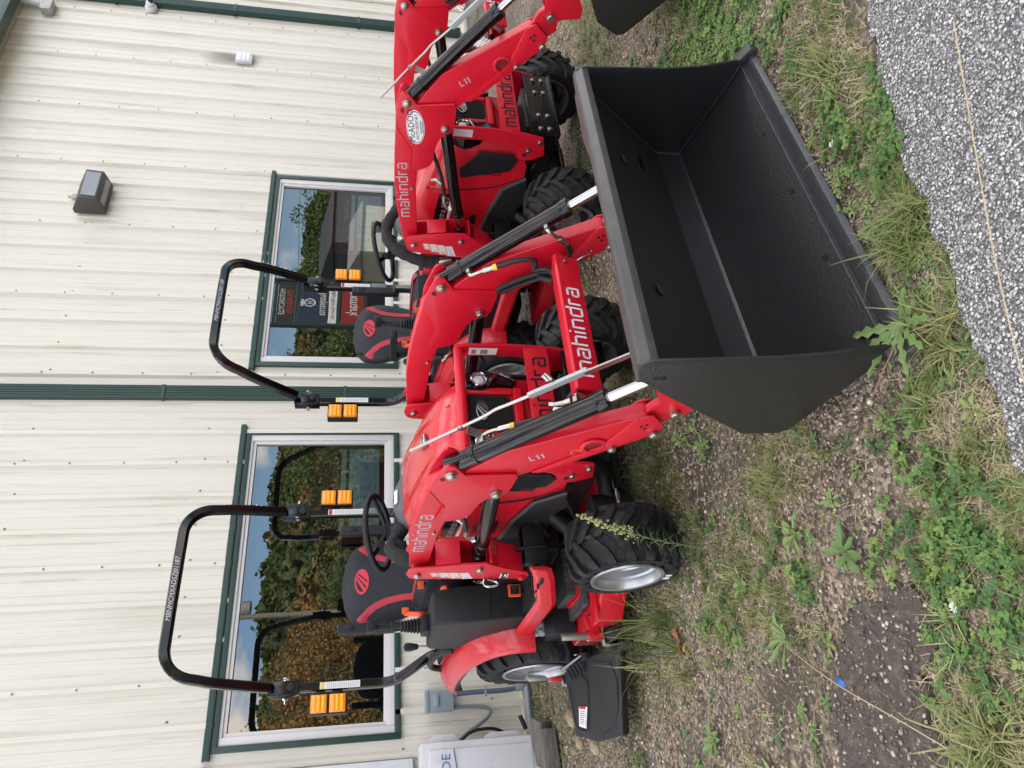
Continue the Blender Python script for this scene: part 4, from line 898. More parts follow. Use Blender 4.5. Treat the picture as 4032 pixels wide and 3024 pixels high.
    wl, wr = (ul, ur) if first else (ul, ur)
    cl = -.06; hwid = .535
    top = 2.36 if first else 2.335
    inn = .05 if first else .10
    arc = []
    def side_pts(sg):
        base = (ul if sg < 0 else ur); tx = cl+sg*(hwid-inn*.6)
        pts = [(base, hz(1.80), 1.80)]
        rr = .17
        pts.append((base+(tx-base)*.6, hz(top-.26), top-.26))
        for i in range(7):
            a = i/6*math.pi/2
            pts.append((tx-sg*rr+sg*rr*math.cos(a), hz(top-rr+rr*math.sin(a)), top-rr+rr*math.sin(a)))
        return pts
    pl_, pr_ = side_pts(-1), side_pts(1)
    g = B(); g.bar(pl_+pr_[::-1], .055, .055, (0, 1, -.0), smooth=1); hp = obj('upper_hoop', g, blk, rb, bevel=0)
    # handwriting
    wtx = 'MBNMCMXADSZJ01187' if first else 'MBNMCMXADSZJ01189'
    ny = Vector((0, -1, 0))
    g = B(); typed(g, wtx, (-.26 if first else -.22, hz(top)-.0286, top-.012), (1, 0, .0), (0, tilt, 1), .036, .0003, italic=.15); obj('paint_pen_writing', g, whitep, rb)
    g = B()
    zz = 1.88
    for ch in ('W3LJHXCCMZ--' if first else 'LHRTCWMZ--'):
        typed(g, ch, (ur+(.012 if zz < 2 else -.005), hz(zz)-.0290, zz), (0, 0, 1), (-1, 0, 0), .034, .0003, italic=.2); zz += .030
    obj('pen_marks', g, whitep, rb)
    for s, base in ((-1, ul), (1, ur)):
        g = B(); g.box(base-.037, base+.037, Vp-.045, Vp+.04, 1.645, 1.82); g.prism([(base-.037*s*-1, 1.645), (base+s*.037, 1.645), (base+s*.06, 1.70), (base+s*.055, 1.78), (base+s*.037, 1.82)], Vp-.043, Vp-.033, 'y'); hc = obj('hinge_clamp', g, blk, rb, bevel=.004)
        g = B(); g.cyl((base, Vp-.046, 1.69), (base, Vp-.072, 1.69), .022, .024, 10); obj('clamp_knob', g, blkp, hc, bevel=.003)
        g = B(); g.cyl((base-s*.055, Vp-.02, 1.72), (base+s*.085, Vp-.02, 1.72), .008); g.cyl((base+s*.05, Vp-.02, 1.72), (base+s*.065, Vp-.02, 1.72), .016, n=6); g.cyl((base-s*.05, Vp-.02, 1.72), (base-s*.04, Vp-.02, 1.72), .016, n=6); g.tube([(base-s*.04, Vp-.05, 1.715), (base-s*.045, Vp-.065, 1.74), (base-s*.05, Vp-.07, 1.72), (base-s*.045, Vp-.06, 1.70), (base-s*.04, Vp-.05, 1.715)], .0025, 6); obj('hitch_pin', g, chrome, hc)
        # decal strip on the upright
        g = B(); g.box(base-.019, base+.019, Vp-.0290, Vp-.0282, 1.30, 1.53); dk = obj('upright_decal', g, decal_paper, rb)
        g = B(); g.box(base-.018, base+.018, Vp-.0296, Vp-.0291, 1.505, 1.525)
        obj('decal_header', g, yellow if s < 0 else mat('ink_red', (.5, .02, .03), .6), dk)
        g = B()
        for i in range(17): g.box(base-.014, base+.013, Vp-.0295, Vp-.0291, 1.31+i*.0108, 1.314+i*.0108)
        obj('decal_print', g, mat('print_grey', (.42, .43, .46), .6), dk)
        # amber lights
        u0 = base+s*.045; u1 = base+s*.155
        lo, hi = min(u0, u1), max(u0, u1)
        g = B(); g.box(lo, hi, Vp-.03, Vp+.03, 1.372, 1.585); g.box(min(base+s*.025, u0), max(base+s*.025, u0), Vp-.015, Vp+.01, 1.40, 1.46); g.box(min(base+s*.025, u0), max(base+s*.025, u0), Vp-.015, Vp+.01, 1.50, 1.555); hl = obj('warning_light', g, blkp, rb, bevel=.006)
        for z0 in (1.380, 1.485):
            g = B(); g.box(lo+.006, hi-.006, Vp-.052, Vp-.029, z0, z0+.092); al = obj('amber_lens', g, amber, hl, bevel=.006)
            g = B()
            for i in range(3): g.box(lo+.012, hi-.012, Vp-.0545, Vp-.0515, z0+.012+i*.026, z0+.028+i*.026)
            obj('lens_ridge', g, mat('amber_ridge', (.95, .42, .01), .12, coat=.5), al, bevel=.003)
    g = B(); g.box(ur-.02, ur+.02, Vp-.04, Vp-.028, 1.17, 1.29); obj('manual_tube', g, mat('clear_grey', (.16, .17, .18), .3), rb, bevel=.004)
    # ---------------- seat
    cs = -.035
    def hwz(z):
        T_ = [(.94, .16), (1.0, .185), (1.1, .215), (1.2, .235), (1.28, .235), (1.34, .215), (1.38, .175), (1.405, .12), (1.42, .04)]
        for (a, b1), (c, d1) in zip(T_, T_[1:]):
            if a <= z <= c: return 1.13*(b1+(d1-b1)*(z-a)/(c-a))
        return 1.13*T_[0][1] if z < .94 else .045
    def fr(u, z): k = u/max(.05, hwz(z)); return 4.40+.13*(z-.94)+.045*min(1, abs(k))**3-.012*math.cos(min(1, abs(k))*math.pi/2)+max(0, (z-1.36))*.6
    g = B(); rings = []
    for z in [.94, .97, 1.0, 1.05, 1.1, 1.15, 1.2, 1.25, 1.3, 1.34, 1.37, 1.39, 1.405, 1.415, 1.42]:
        h_ = hwz(z); front = [(cs+h_*k, fr(h_*k, z), z) for k in [-1, -.93, -.8, -.6, -.35, 0, .35, .6, .8, .93, 1]]
        back = [(cs+h_*k, 4.40+.13*(z-.94)+.125-.03*abs(k)**3-max(0, z-1.38)*.5, z) for k in [.98, .85, .5, 0, -.5, -.85, -.98]]
        rings.append(front+back)
    g.loft(rings); se = obj('seat_back', g, seatm, tr, angle=70)
    g = B()
    for s in (-1, 1):
        pth = [(.25, 1.325, .066), (.225, 1.30, .060), (.185, 1.26, .052), (.152, 1.21, .044), (.128, 1.14, .039), (.115, 1.06, .036), (.110, .96, .036)]
        prev = None
        for (u_, z_, w3) in pth:
            a = s*(u_-w3/2); b_ = s*(u_+w3/2 if u_+w3/2 < hwz(z_)*.99 else hwz(z_)*.99)
            if abs(a) > abs(b_): a = b_-s*.004
            cur = [(cs+a+(b_-a)*k, fr(a+(b_-a)*k, z_+(.025 if u_ > .21 else 0)*(0 if k < .5 else -1))-.0025, z_+(-.025 if u_ > .21 and k > .5 else 0)) for k in (0, .5, 1)]
            if prev: g.face([prev[0], prev[1], cur[1], cur[0]]); g.face([prev[1], prev[2], cur[2], cur[1]])
            prev = cur
    obj('red_insert', g, reddk, se, angle=70)
    g = B(); emblem(g, (cs, 4.428, 1.30), (1, 0, 0), (0, .13, 1), .080, .044, .009, .0015); g.map(lambda v: (v.x, fr(v.x-cs, v.z)-.002-(.0015 if v.y < 4.427 else 0), v.z)); obj('seat_emblem', g, mat('emblem_red', (.6, .02, .05), .5), se)
    g = B(); rings = []
    for i in range(9):
        t_ = i/8; V_ = 3.93+t_*.50; h_ = .245-.05*(1-min(1, t_*3))**2; zt = .985-.03*(1-min(1, t_*3))**2
        rings.append([(cs+h_*k, V_, zt-(.0 if abs(k) < .9 else .03)+(.012 if .5 < abs(k) < .9 else 0)) for k in (-1, -.93, -.75, -.4, 0, .4, .75, .93, 1)]+[(cs+h_*.96, V_, zt-.09), (cs-h_*.96, V_, zt-.09)])
    g.loft(rings); cu = obj('seat_cushion', g, seatm, tr, angle=60, bevel=.0)
    g = B()
    for s in (-1, 1): g.bar([(cs+s*.125, 3.925, .92), (cs+s*.128, 3.935, .96), (cs+s*.13, 3.99, .988), (cs+s*.13, 4.40, .994)], .004, .045, (1, 0, 0))
    obj('red_insert', g, reddk, cu)
    g = B(); g.box(cs-.17, cs+.17, 3.98, 4.42, .72, .89); obj('seat_base', g, blkp, tr, bevel=.01)
    g = B(); g.box(cs-.21, cs-.17, 3.95, 3.97, .95, .985); g.box(cs-.24, cs-.21, 4.3, 4.34, 1.02, 1.06); obj('belt_buckle', g, orange, tr, bevel=.003)
    g = B(); g.tube([(cs-.25, 4.32, .90), (cs-.27, 4.25, .96), (cs-.24, 4.33, 1.04)], .014, 8); obj('belt_strap', g, orange, tr)
    for s in (-1, 1):
        if not first and s < 0:
            g = B(); g.box(cs-.335, cs-.275, 4.08, 4.40, 1.10, 1.15)
        else:
            g = B(); g.box(cs+s*.305-.03, cs+s*.305+.03, 4.34, 4.40, 1.10, 1.435)
        ar = obj('armrest', g, blkp, tr, bevel=.015, seg=3)
        g = B(); g.cyl((cs+s*.305-.02, 4.37, 1.11), (cs+s*.305+.02, 4.37, 1.11), .035); g.box(cs+s*.305-.012, cs+s*.305+.012, 4.333, 4.345, 1.34, 1.385); obj('hinge', g, blkp, ar, bevel=.003)
    # ---------------- steering wheel & dash
    g = B(); c0 = Vector((-.072, 3.55, 1.205)); tl = R(20); N_ = 40
    ex, ey = Vector((1, 0, 0)), Vector((0, math.cos(tl), -math.sin(tl)))
    ringp = [c0+ex*.19*math.cos(2*math.pi*i/N_)+ey*.19*math.sin(2*math.pi*i/N_) for i in range(N_)]
    en = ex.cross(ey); rings = []
    for i in range(N_):
        a = 2*math.pi*i/N_; d_ = ex*math.cos(a)+ey*math.sin(a)
        rings.append([ringp[i]+d_*.0155*math.cos(b_*math.pi/4)+en*.0155*math.sin(b_*math.pi/4) for b_ in range(8)])
    rings.append(rings[0]); g.loft(rings, cap=False)
    for a in (R(90), R(210), R(330)):
        g.bar([c0+en*.03*-0-en*.0+Vector((0, 0, -.05)), c0+(ex*math.cos(a)+ey*math.sin(a))*.09+Vector((0, 0, -.03)), c0+(ex*math.cos(a)+ey*math.sin(a))*.185], .03, .016, tuple(en))
    g.cyl(c0+Vector((0, 0, -.075)), c0+Vector((0, 0, -.03)), .045, .05); bmesh.ops.remove_doubles(g.bm, verts=g.bm.verts, dist=1e-5)
    sw = obj('steering_wheel', g, blkp, tr, angle=50)
    g = B(); g.cyl((c0.x-.09, c0.y-.06, c0.z-.035), (c0.x-.09, c0.y-.06, c0.z+.012), .022, .026, 10); obj('spinner_knob', g, blkp, sw, bevel=.004)
    g = B(); g.cyl(c0+Vector((0, 0, -.06)), (-.06, 3.38, .98), .035); obj('steering_column', g, blkp, sw)
    g = B(); rings = []
    for (V_, hw_, zt) in ((3.20, .20, 1.085), (3.24, .19, 1.118), (3.30, .175, 1.137), (3.36, .16, 1.130), (3.42, .14, 1.09), (3.45, .12, 1.03)):
        rings.append([(-.01+hw_*k, V_, zt-.11*abs(k)**2.6) for k in (-1, -.85, -.6, -.3, 0, .3, .6, .85, 1)]+[(-.01+hw_, V_, .80), (-.01-hw_, V_, .80)])
    g.loft(rings); ds = obj('dash_cowl', g, greyp, tr, angle=60)
    g = B(); g.box(-.05, .02, 3.205, 3.2065, 0, 0.001); g = B(); g.face([(-.05, 3.232, 1.117), (.02, 3.232, 1.117), (.02, 3.262, 1.131), (-.05, 3.262, 1.131)]); obj('dash_sticker', g, white, ds)
    g = B(); g.box(-.22, .18, 3.21, 3.47, .46, .90); g.prism([(3.205, .62), (3.205, 1.05), (3.25, 1.06), (3.3, .62)], -.245, .245); obj('dash_tower', g, blkp, tr, bevel=.02, seg=3)
    # sleeve-wrapped hose bundle from dash to loader post
    if first: hp_ = [(-.10, 3.34, 1.06), (-.19, 3.36, 1.13), (-.28, 3.30, 1.15), (-.34, 3.24, 1.06), (-.34, 3.25, .94), (-.30, 3.28, .82)]
    else: hp_ = [(-.06, 3.12, 1.06), (-.08, 3.16, 1.13), (-.17, 3.20, 1.19), (-.28, 3.22, 1.19), (-.37, 3.22, 1.12), (-.42, 3.24, 1.01), (-.43, 3.24, .88)]
    g = B(); g.tube(hp_, lambda t_: .035+.0025*math.sin(t_*40)+.002*math.sin(t_*93), 14, smooth=3); sb = obj('hose_sleeve', g, cloth, tr, angle=80)
    if first: g = B(); g.tube([(-.2, 3.33, 1.13), (-.30, 3.34, 1.06), (-.36, 3.30, .96), (-.40, 3.28, .90)], lambda t_: .032+.003*math.sin(t_*30+1), 12, smooth=3); g.tube([(-.22, 3.36, 1.10), (-.30, 3.4, 1.0), (-.33, 3.38, .92)], lambda t_: .03+.006*math.sin(t_*25), 12, smooth=3); obj('loose_sleeve', g, cloth, sb, angle=80)
    else:
        g = B(); g.cyl((-.43, 3.24, .89), (-.42, 3.22, .80), .026, n=16); obj('sleeve_end', g, zinc, sb, bevel=.003)
    g = B(); g.face([(-.30, 3.205, .80), (-.18, 3.203, .80), (-.18, 3.203, .93), (-.30, 3.205, .93)]); lb = obj('dash_label', g, decal_paper, tr); g = B()
    for i in range(8): g.box(-.29, -.2, 3.201, 3.202, .81+i*.013, .814+i*.013)
    g.box(-.29, -.2, 3.200, 3.2015, .916, .926); obj('label_print', g, yellow, lb)
    # ---------------- platform, fenders, consoles
    for s in (-1, 1):
        g = B(); g.prism([(s*.15, 3.04), (s*.49, 3.04), (s*.555, 3.24), (s*.565, 3.78), (s*.15, 3.78)], .468, .488, 'z'); fl = obj('foot_platform', g, blkp, tr, bevel=.003)
        g = B()
        for i in range(10):
            v_ = 3.12+i*.052; g.box(min(s*.36, s*.535), max(s*.36, s*.535), v_, v_+.022, .4885, .497)
        for i in range(7):
            v_ = 3.10+i*.05; g.box(min(s*.17, s*.33), max(s*.17, s*.33), v_, v_+.03, .4885, .497)
        obj('tread_rib', g, rub, fl, bevel=.003, stuff=True)
        g = B(); g.loft([[(s*x, y, z) for x, z in ((.485+dx, .52-dz), (.505+dx, .50-dz), (.510+dx, .44-dz), (.495+dx, .415-dz), (.485+dx, .44-dz))] for (y, dx, dz) in ((3.02, -.02, -.03), (3.10, 0, .0), (3.24, .062, .03), (3.3, .07, .035), (3.76, .08, .01), (3.79, .078, 0))]); obj('platform_edge', g, redp, tr, bevel=.006, seg=3)
        g = B(); g.box(min(s*.155, s*.30), max(s*.155, s*.30), 3.45, 3.50, .60, .95); g.box(min(s*.16, s*.34), max(s*.16, s*.34), 3.44, 3.47, .50, .72); obj('tunnel_side', g, redp, tr, bevel=.01)
        # fender loft
        P_ = [(3.745, .40), (3.750, .47), (3.765, .54), (3.82, .61), (3.90, .66), (4.03, .705), (4.18, .732), (4.36, .75), (4.54, .755), (4.68, .745), (4.75, .715)]
        rings = []
        for i, (v_, z_) in enumerate(P_):
            a = P_[max(0, i-1)]; b_ = P_[min(len(P_)-1, i+1)]; t_ = Vector((b_[0]-a[0], b_[1]-a[1])).normalized(); n_ = Vector((-t_.y, t_.x))
            wd = .5+.5*min(1, i/4)
            q = [(.668, -.012), (.666, .004), (.655, .022), (.62, .048*wd), (.58, .068*wd), (.54, .078*wd), (.45, .08*wd), (.45, .07*wd), (.60, .045*wd), (.655, .0), (.662, -.012)]
            rings.append([(s*u_, v_+n_.x*o_, z_+n_.y*o_) for u_, o_ in q])
        g = B(); g.loft(rings); fe = obj('fender', g, redp, tr, angle=50)
        g = B(); g.loft([[(s*.652, v_, z_-.004), (s*.652, v_, z_-.03), (s*.58, v_, z_-.01), (s*.58, v_, z_+.01)] for v_, z_ in ((4.2, .73), (4.45, .745), (4.7, .735), (4.765, .70))]); obj('fender_liner', g, blkp, fe)
        g = B(); g.box(min(s*.32, s*.54), max(s*.32, s*.54), 3.98, 4.52, .62, .845); obj('fender_inner', g, blkp, tr, bevel=.02, seg=3)
        g = B(); g.tube([(s*.57, 4.03, .80), (s*.565, 4.06, .86), (s*.56, 4.25, .895), (s*.555, 4.42, .90), (s*.555, 4.50, .875), (s*.56, 4.52, .82)], .019, 12); obj('fender_handle', g, blkp, tr)
        g = B(); g.loft([[(s*u_, v_, z_) for u_, v_ in ((u0, v0), (u1, v0), (u1, v1), (u0, v1))] for (z_, u0, u1, v0, v1) in ((.485, .375, .555, 3.50, 3.96), (.60, .38, .565, 3.49, 4.0), (.78, .385, .57, 3.50, 4.02), (.93, .395, .565, 3.53, 4.0), (.945, .405, .555, 3.54, 3.98))]); cn = obj('side_console', g, blkp, tr, bevel=.016, seg=3)
        g = B(); g.loft([[(s*.5+sx*.56*.055, 3.60+sy*.05, z_) for sx, sy in ((-1, -1), (1, -1), (1, 1), (-1, 1))] for z_ in (.69, .691)]);  g = B(); g.box(min(s*.40, s*.55), max(s*.40, s*.55), 3.486, 3.4895, .66, .665); obj('console_seam', g, black_hole, cn)
    g = B(); g.box(-.545, -.455, 3.71, 3.82, .945, .985)
    js = obj('joystick', g, blkp, tr, bevel=.008)
    g = B(); prf = []
    z = .985
    for i in range(7): prf += [(z, .044-.0022*i), (z+.008, .033-.002*i)]; z += .0165
    prf += [(z, .022), (z+.03, .024), (z+.035, .018)]
    g.lathe(prf, (-.50, 3.765, 0), 24, 'z'); obj('bellows_boot', g, rub, js, angle=25)
    g = B(); g.tube([(-.50, 3.765, z+.03), (-.50, 3.762, z+.10), (-.50, 3.755, z+.135)], .016, 12); g.loft([[(-.50+sx*w3, 3.75+sy*.03, z+dz) for sx, sy in ((-1, -1), (0, -1.25), (1, -1), (1, 1), (0, 1.15), (-1, 1))] for dz, w3 in ((.11, .018), (.135, .026), (.15, .030), (.158, .026))]); obj('grip', g, blkp, js, bevel=.004)
    lv = B(); lv.cyl((-.50, 4.2, .88), (-.50, 4.2, .98), .006); lv = obj('range_lever', lv, zinc, tr)
    g = B(); g.lathe([(0, .012), (.01, .016), (.05, .024), (.075, .022), (.085, .001)], (-.50, 4.2, .975), 20, 'z'); obj('lever_knob', g, blkp, lv)
    g = B(); g.box(-.475, -.415, 3.42, 3.435, .515, .575); g.box(-.463, -.427, 3.418, 3.437, .527, .563); pd = obj('pedal', g, orange, tr, bevel=.002); g = B(); g.box(-.466, -.424, 3.410, 3.418, .524, .566); g.tube([(-.445, 3.43, .52), (-.44, 3.47, .48), (-.42, 3.56, .45)], .008, 8); obj('pedal_pad', g, rub, pd)
    g = B(); g.cyl((-.27, 3.90, .83), (-.29, 3.86, .85), .018, .022); obj('pto_knob', g, orange, tr, bevel=.004)
    g = B(); g.box(-.30, .25, 4.35, 4.62, .40, .70); g.box(-.5, .4, 4.50, 4.66, .62, .74); g.cyl((-.40, 4.60, .44), (-.32, 4.60, .44), .03); g.box(-.36, .3, 4.6, 5.0, .35, .40); obj('rear_hitch', g, blks, tr, bevel=.01)
    # ---------------- mower deck (first tractor only)
    if first:
        g = B(); g.prism([(-.50, 3.02), (-.30, 2.98), (.3, 2.98), (.55, 3.1), (.60, 3.4), (.45, 3.85), (-.45, 3.90), (-.66, 3.72), (-.665, 3.25)], .075, .205, 'z'); dk = obj('mower_deck', g, redp, tr, bevel=.014, seg=3)
        g = B(); g.box(-.665, -.30, 3.18, 3.26, .206, .222); g.box(-.60, -.50, 3.03, 3.10, .10, .15); g.prism([(3.30, .206), (3.32, .25), (3.5, .27), (3.62, .206)], -.52, -.30); obj('deck_rib', g, redp, dk, bevel=.008)
        g = B(); g.box(-.57, -.20, 3.28, 3.78, .215, .245); g.box(-.50, -.26, 3.36, 3.70, .245, .30); bc = obj('belt_cover', g, wood, dk, bevel=.01)
        bc.data.materials[0] = mat('dusty_black', (.035, .035, .036), .7, noise=(9, (.12, .12, .12), .45, .75, (6, 1, 1)))
        g = B(); g.prism([(3.58, .215), (3.59, .33), (3.64, .36), (3.74, .35), (3.78, .215)], -.62, -.50); obj('chute_hinge_cover', g, blkp, dk, bevel=.006)
        for (v_, u_) in ((3.37, -.695), (4.26, -.70)):
            g = B(); g.cyl((u_, v_, .21), (u_, v_, .35), .017, n=20); gp = obj('gauge_post', g, mat('post_metal', (.34, .33, .31), .35, metal=.7), dk, bevel=.001)
            g = B(); g.cyl((u_, v_, .155), (u_, v_, .225), .027, n=20); g.prism([(u_+.01, .215), (u_+.09, .235), (u_+.09, .18), (u_+.01, .165)], v_-.02, v_+.02, 'y'); obj('post_socket', g, redp, gp, bevel=.003)
            g = B(); g.bar([(u_-.045, v_, .06), (u_-.052, v_, .12), (u_-.045, v_, .148), (u_, v_, .153), (u_+.045, v_, .148), (u_+.052, v_, .12), (u_+.045, v_, .06)], .008, .035, (0, 1, 0)); obj('fork', g, gal, gp, bevel=.001)
            g = B(); g.lathe([(-.034, .03), (-.037, .05), (-.030, .066), (-.014, .073), (.014, .073), (.030, .066), (.037, .05), (.034, .03), (-.034, .03)], (u_, v_, .073), 36); obj('gauge_wheel', g, blkp, gp, angle=60)
            g = B(); g.cyl((u_-.054, v_, .073), (u_+.054, v_, .073), .006, n=6); g.tube([(u_-.02, v_-.02, .235), (u_-.028, v_-.03, .24), (u_-.03, v_-.03, .16), (u_-.02, v_-.028, .155)], .002, 6, smooth=1); obj('clip_pin', g, chrome, gp)
        # discharge chute: four faceted planes
        g = B()
        O = [(-.765, 3.48, .200), (-.780, 3.28, .105), (-.782, 3.30, .07), (-1.115, 3.47, .065), (-1.122, 3.46, .10), (-1.12, 3.66, .160), (-1.05, 3.94, .195), (-.757, 3.86, .235)]
        crease = [(-.765, 3.46, .205), (-1.10, 3.66, .165)]
        def q(*i): return [O[k] for k in i]
        topf = [O[0], O[7], O[6], O[5]]; frontf = [O[0], O[5], O[4], O[1]]; lip = [O[1], O[4], O[3], O[2]]; endf = [O[5], O[6], (-1.07, 3.93, .06), O[3], O[4]]
        for f_ in (topf, frontf, lip, endf): g.face(f_)
        bmesh.ops.remove_doubles(g.bm, verts=g.bm.verts, dist=1e-4)
        bmesh.ops.recalc_face_normals(g.bm, faces=g.bm.faces); bmesh.ops.solidify(g.bm, geom=g.bm.faces[:], thickness=.005)
        cht = obj('discharge_chute', g, blkp, dk, bevel=.0035)
        g = B()
        def onT(a, b_): # bilinear on top face
            A_, B_, C_, D_ = [Vector(x) for x in (O[0], O[5], O[6], O[7])]; return (A_*(1-a)+B_*a)*(1-b_)+(D_*(1-a)+C_*a)*b_
        def onF(a, b_): A_, B_, C_, D_ = [Vector(x) for x in (O[0], O[5], O[4], O[1])]; return (A_*(1-a)+B_*a)*(1-b_)+(D_*(1-a)+C_*a)*b_
        up = Vector((0, 0, .0045)); fo = Vector((-.0, -.004, .003))
        g.tube([onT(a, b_)+up for a, b_ in ((.22, .12), (.86, .30), (.90, .42), (.88, .88), (.5, .90), (.22, .88))], .0025, 6, smooth=1); g.tube([onF(a, b_)+fo for a, b_ in ((.08, .1), (.15, .85), (.85, .88), (.93, .2))], .0022, 6, smooth=1)
        g.tube([onT(0.03, .5)+up, onT(.30, .12)+up], .003, 6); obj('moulded_line', g, blkp, cht)
        g = B()
        for i in range(5): a = onT(.02, .18+i*.13); g.loft([[a+Vector((-.0, -.008, 0)), a+Vector((0, .010, 0)), a+Vector((0, .010, .03)), a+Vector((0, -.008, .03))], [a+Vector((-.055, 0, 0)), a+Vector((-.055, .002, 0)), a+Vector((-.055, .002, .003)), a+Vector((-.055, 0, .003))]])
        obj('stiffening_ribs', g, blkp, cht, stuff=True)
        g = B(); g.cyl((-.755, 3.48, .235), (-.755, 3.80, .262), .009); g.tube([(-.755, 3.47, .24), (-.76, 3.44, .262), (-.762, 3.45, .285), (-.75, 3.47, .27)], .002, 6); obj('hinge_rod', g, chrome, cht)
        g = B(); g.box(-.775, -.745, 3.47, 3.85, .20, .225); obj('hinge_strip', g, blkp, cht, bevel=.003)
        # warning sticker on the chute
        def T(a, b_, k=.0055): return onT(a, b_)+Vector((0, 0, k))
        g = B(); g.face([T(.58, .25), T(.86, .42), T(.84, .72), T(.56, .60)]); stk = obj('chute_sticker', g, decal_paper, cht)
        g = B(); L4 = lambda a0, a1, b0, b1: [T(.58+.28*a+(-.02)*b_, .25+.17*a+.35*b_-.05*a*b_, .0062) for a, b_ in ((a0, b0), (a1, b0), (a1, b1), (a0, b1))]
        g.face(L4(0, .12, .2, .95)); obj('sticker_header', g, mat('ink_red', (.5, .02, .03), .6), stk)
        g = B()
        for i in range(7): g.face(L4(.2+.1*i, .24+.1*i, .3, .85))
        g.face(L4(.3, .5, .1, .15)); g.face(L4(.6, .85, .1, .16)); obj('sticker_print', g, ink, stk)
        # tyre tag
        g = B(); g.prism([(3.70, .34), (3.712, .34), (3.745, .47), (3.735, .47)], -.60, -.52); tg = obj('paper_tag', g, mat('tag_paper', (.4, .41, .42), .35, noise=(40, (.12, .12, .13), .5, .55)), tr)
    else:
        g = B(); g.box(-.45, .45, 3.1, 3.8, .09, .2); obj('mower_deck', g, redp, tr, bevel=.02)
    SH[0] = 0
    return tr
def place(yaw, ox, oy, oz=0):
    a = R(yaw); e1 = Vector((math.cos(a), math.sin(a), 0)); e2 = Vector((-math.sin(a), math.cos(a), 0))
    return e1, e2, Vector((ox, oy, oz))
e1, e2, o_ = place(2.5, 0, 0)
UC = 1.235*1.22
t1 = make_tractor(e1*UC+e2*VC, R(2.5), 0, True, 'nearest red compact tractor with loader bucket on the ground and mower deck chute', 'red compact tractors parked by the wall')
e1, e2, o_ = place(1.64, 3.381, .084, -.018)
t2 = make_tractor(o_+e2*VC, R(1.64), .127, False, 'farther red compact tractor with oval dealer sticker on its loader arm', 'red compact tractors parked by the wall')

# ================================================================== GROUND COVER
np.random.seed(11)
cmI = M.inverted()
def inview(x, y, z=0.0, mg=.06):
    p = cmI @ Vector((x, y, z))
    if p.z > -.3: return False
    u_, v_ = p.x/-p.z*2800/4032, p.y/-p.z*2800/4032
    return abs(u_) < .5+mg and abs(v_) < .375+mg
def mask(x, y, s, seed): return mn.noise(Vector((x*s, y*s, seed)))
peb_m = mat('pea_gravel', (.2, .16, .12), .72, attr=[(.055, .045, .04), (.14, .105, .08), (.24, .185, .13), (.34, .255, .165), (.27, .23, .19), (.44, .36, .27), (.60, .56, .50)])
grs_m = mat('grass_blades', (.1, .14, .03), .6, attr=[(.055, .095, .024), (.10, .145, .035), (.16, .20, .055), (.25, .26, .10), (.38, .33, .18), (.47, .40, .24), (.55, .48, .32)])
clv_m = mat('clover_leaves', (.06, .14, .03), .55, attr=[(.045, .105, .03), (.07, .15, .035), (.11, .20, .045), (.18, .25, .07)])
brd_m = mat('weed_leaves', (.07, .13, .04), .55, attr=[(.07, .13, .045), (.11, .19, .06), (.16, .24, .08), (.22, .27, .09)])
for m_ in (grs_m, clv_m, brd_m): m_.node_tree.nodes['Principled BSDF'].inputs['Specular IOR Level'].default_value = .35
def ico(n=1, flat=.62, seed=0):
    bm = bmesh.new(); bmesh.ops.create_icosphere(bm, subdivisions=n, radius=1); r_ = random.Random(seed)
    V_ = [(v.co.x*r_.uniform(.8, 1.15), v.co.y*r_.uniform(.7, .95), v.co.z*flat*r_.uniform(.8, 1.1)) for v in bm.verts]; F_ = [[v.index for v in f.verts] for f in bm.faces]; bm.free(); return V_, F_
P_ico = [ico(1, .62, s) for s in range(5)]
pos = []
N_try = 0
while len(pos) < 54000 and N_try < 900000:
    N_try += 1
    y = .98+5.1*(rnd.random()**1.75); x = -.5+6.5*rnd.random()*(.35+.65*min(1, (y-.6)/3.2))
    if not inview(x, y): continue
    if y < asph_edge(x)-(.0 if rnd.random() < .8 else rnd.random()*.05): continue
    if inpoly(x, y, dp) and rnd.random() < .86: continue
    k = mask(x, y, 1.6, 4.)
    if k > .18 and rnd.random() < .45: continue
    pos.append((x, y, gz(x, y)-.012+rnd.uniform(-.002, .003)+(.016 if inpoly(x, y, dp) else 0)))
pos = np.array(pos); n = len(pos)
sc_ = np.random.uniform(.0032, .0074, n)*np.clip(.55+pos[:, 1]*.30, .85, 1.65)
o = scatter('pea_gravel', P_ico, pos, rots(np.random.uniform(0, 6.28, n), np.random.uniform(0, .4, n)), sc_, np.clip(np.random.beta(1.15, 1.35, n), 0, 1), peb_m)
link(o); tag(o, 'brown pea gravel covering the ground between asphalt and wall', 'gravel'); o['kind'] = 'stuff'
# grit on the bare soil
pos = []
while len(pos) < 1500:
    x = rnd.uniform(-.3, .42); y = rnd.uniform(1.4, 2.05)
    if inpoly(x, y, dp): pos.append((x, y, .004))
pos = np.array(pos); n = len(pos)
o = scatter('soil_grit', P_ico, pos, rots(np.random.uniform(0, 6.28, n), np.random.uniform(0, .5, n)), np.random.exponential(.0016, n)+.0012, np.random.uniform(0, 1, n), mat('grit', (.2, .17, .14), .85, attr=[(.06, .05, .042), (.10, .085, .07), (.16, .13, .10), (.26, .22, .17), (.50, .46, .40)]))
link(o); tag(o, 'grit and small pebbles pressed into the bare soil patch', 'grit'); o['kind'] = 'stuff'
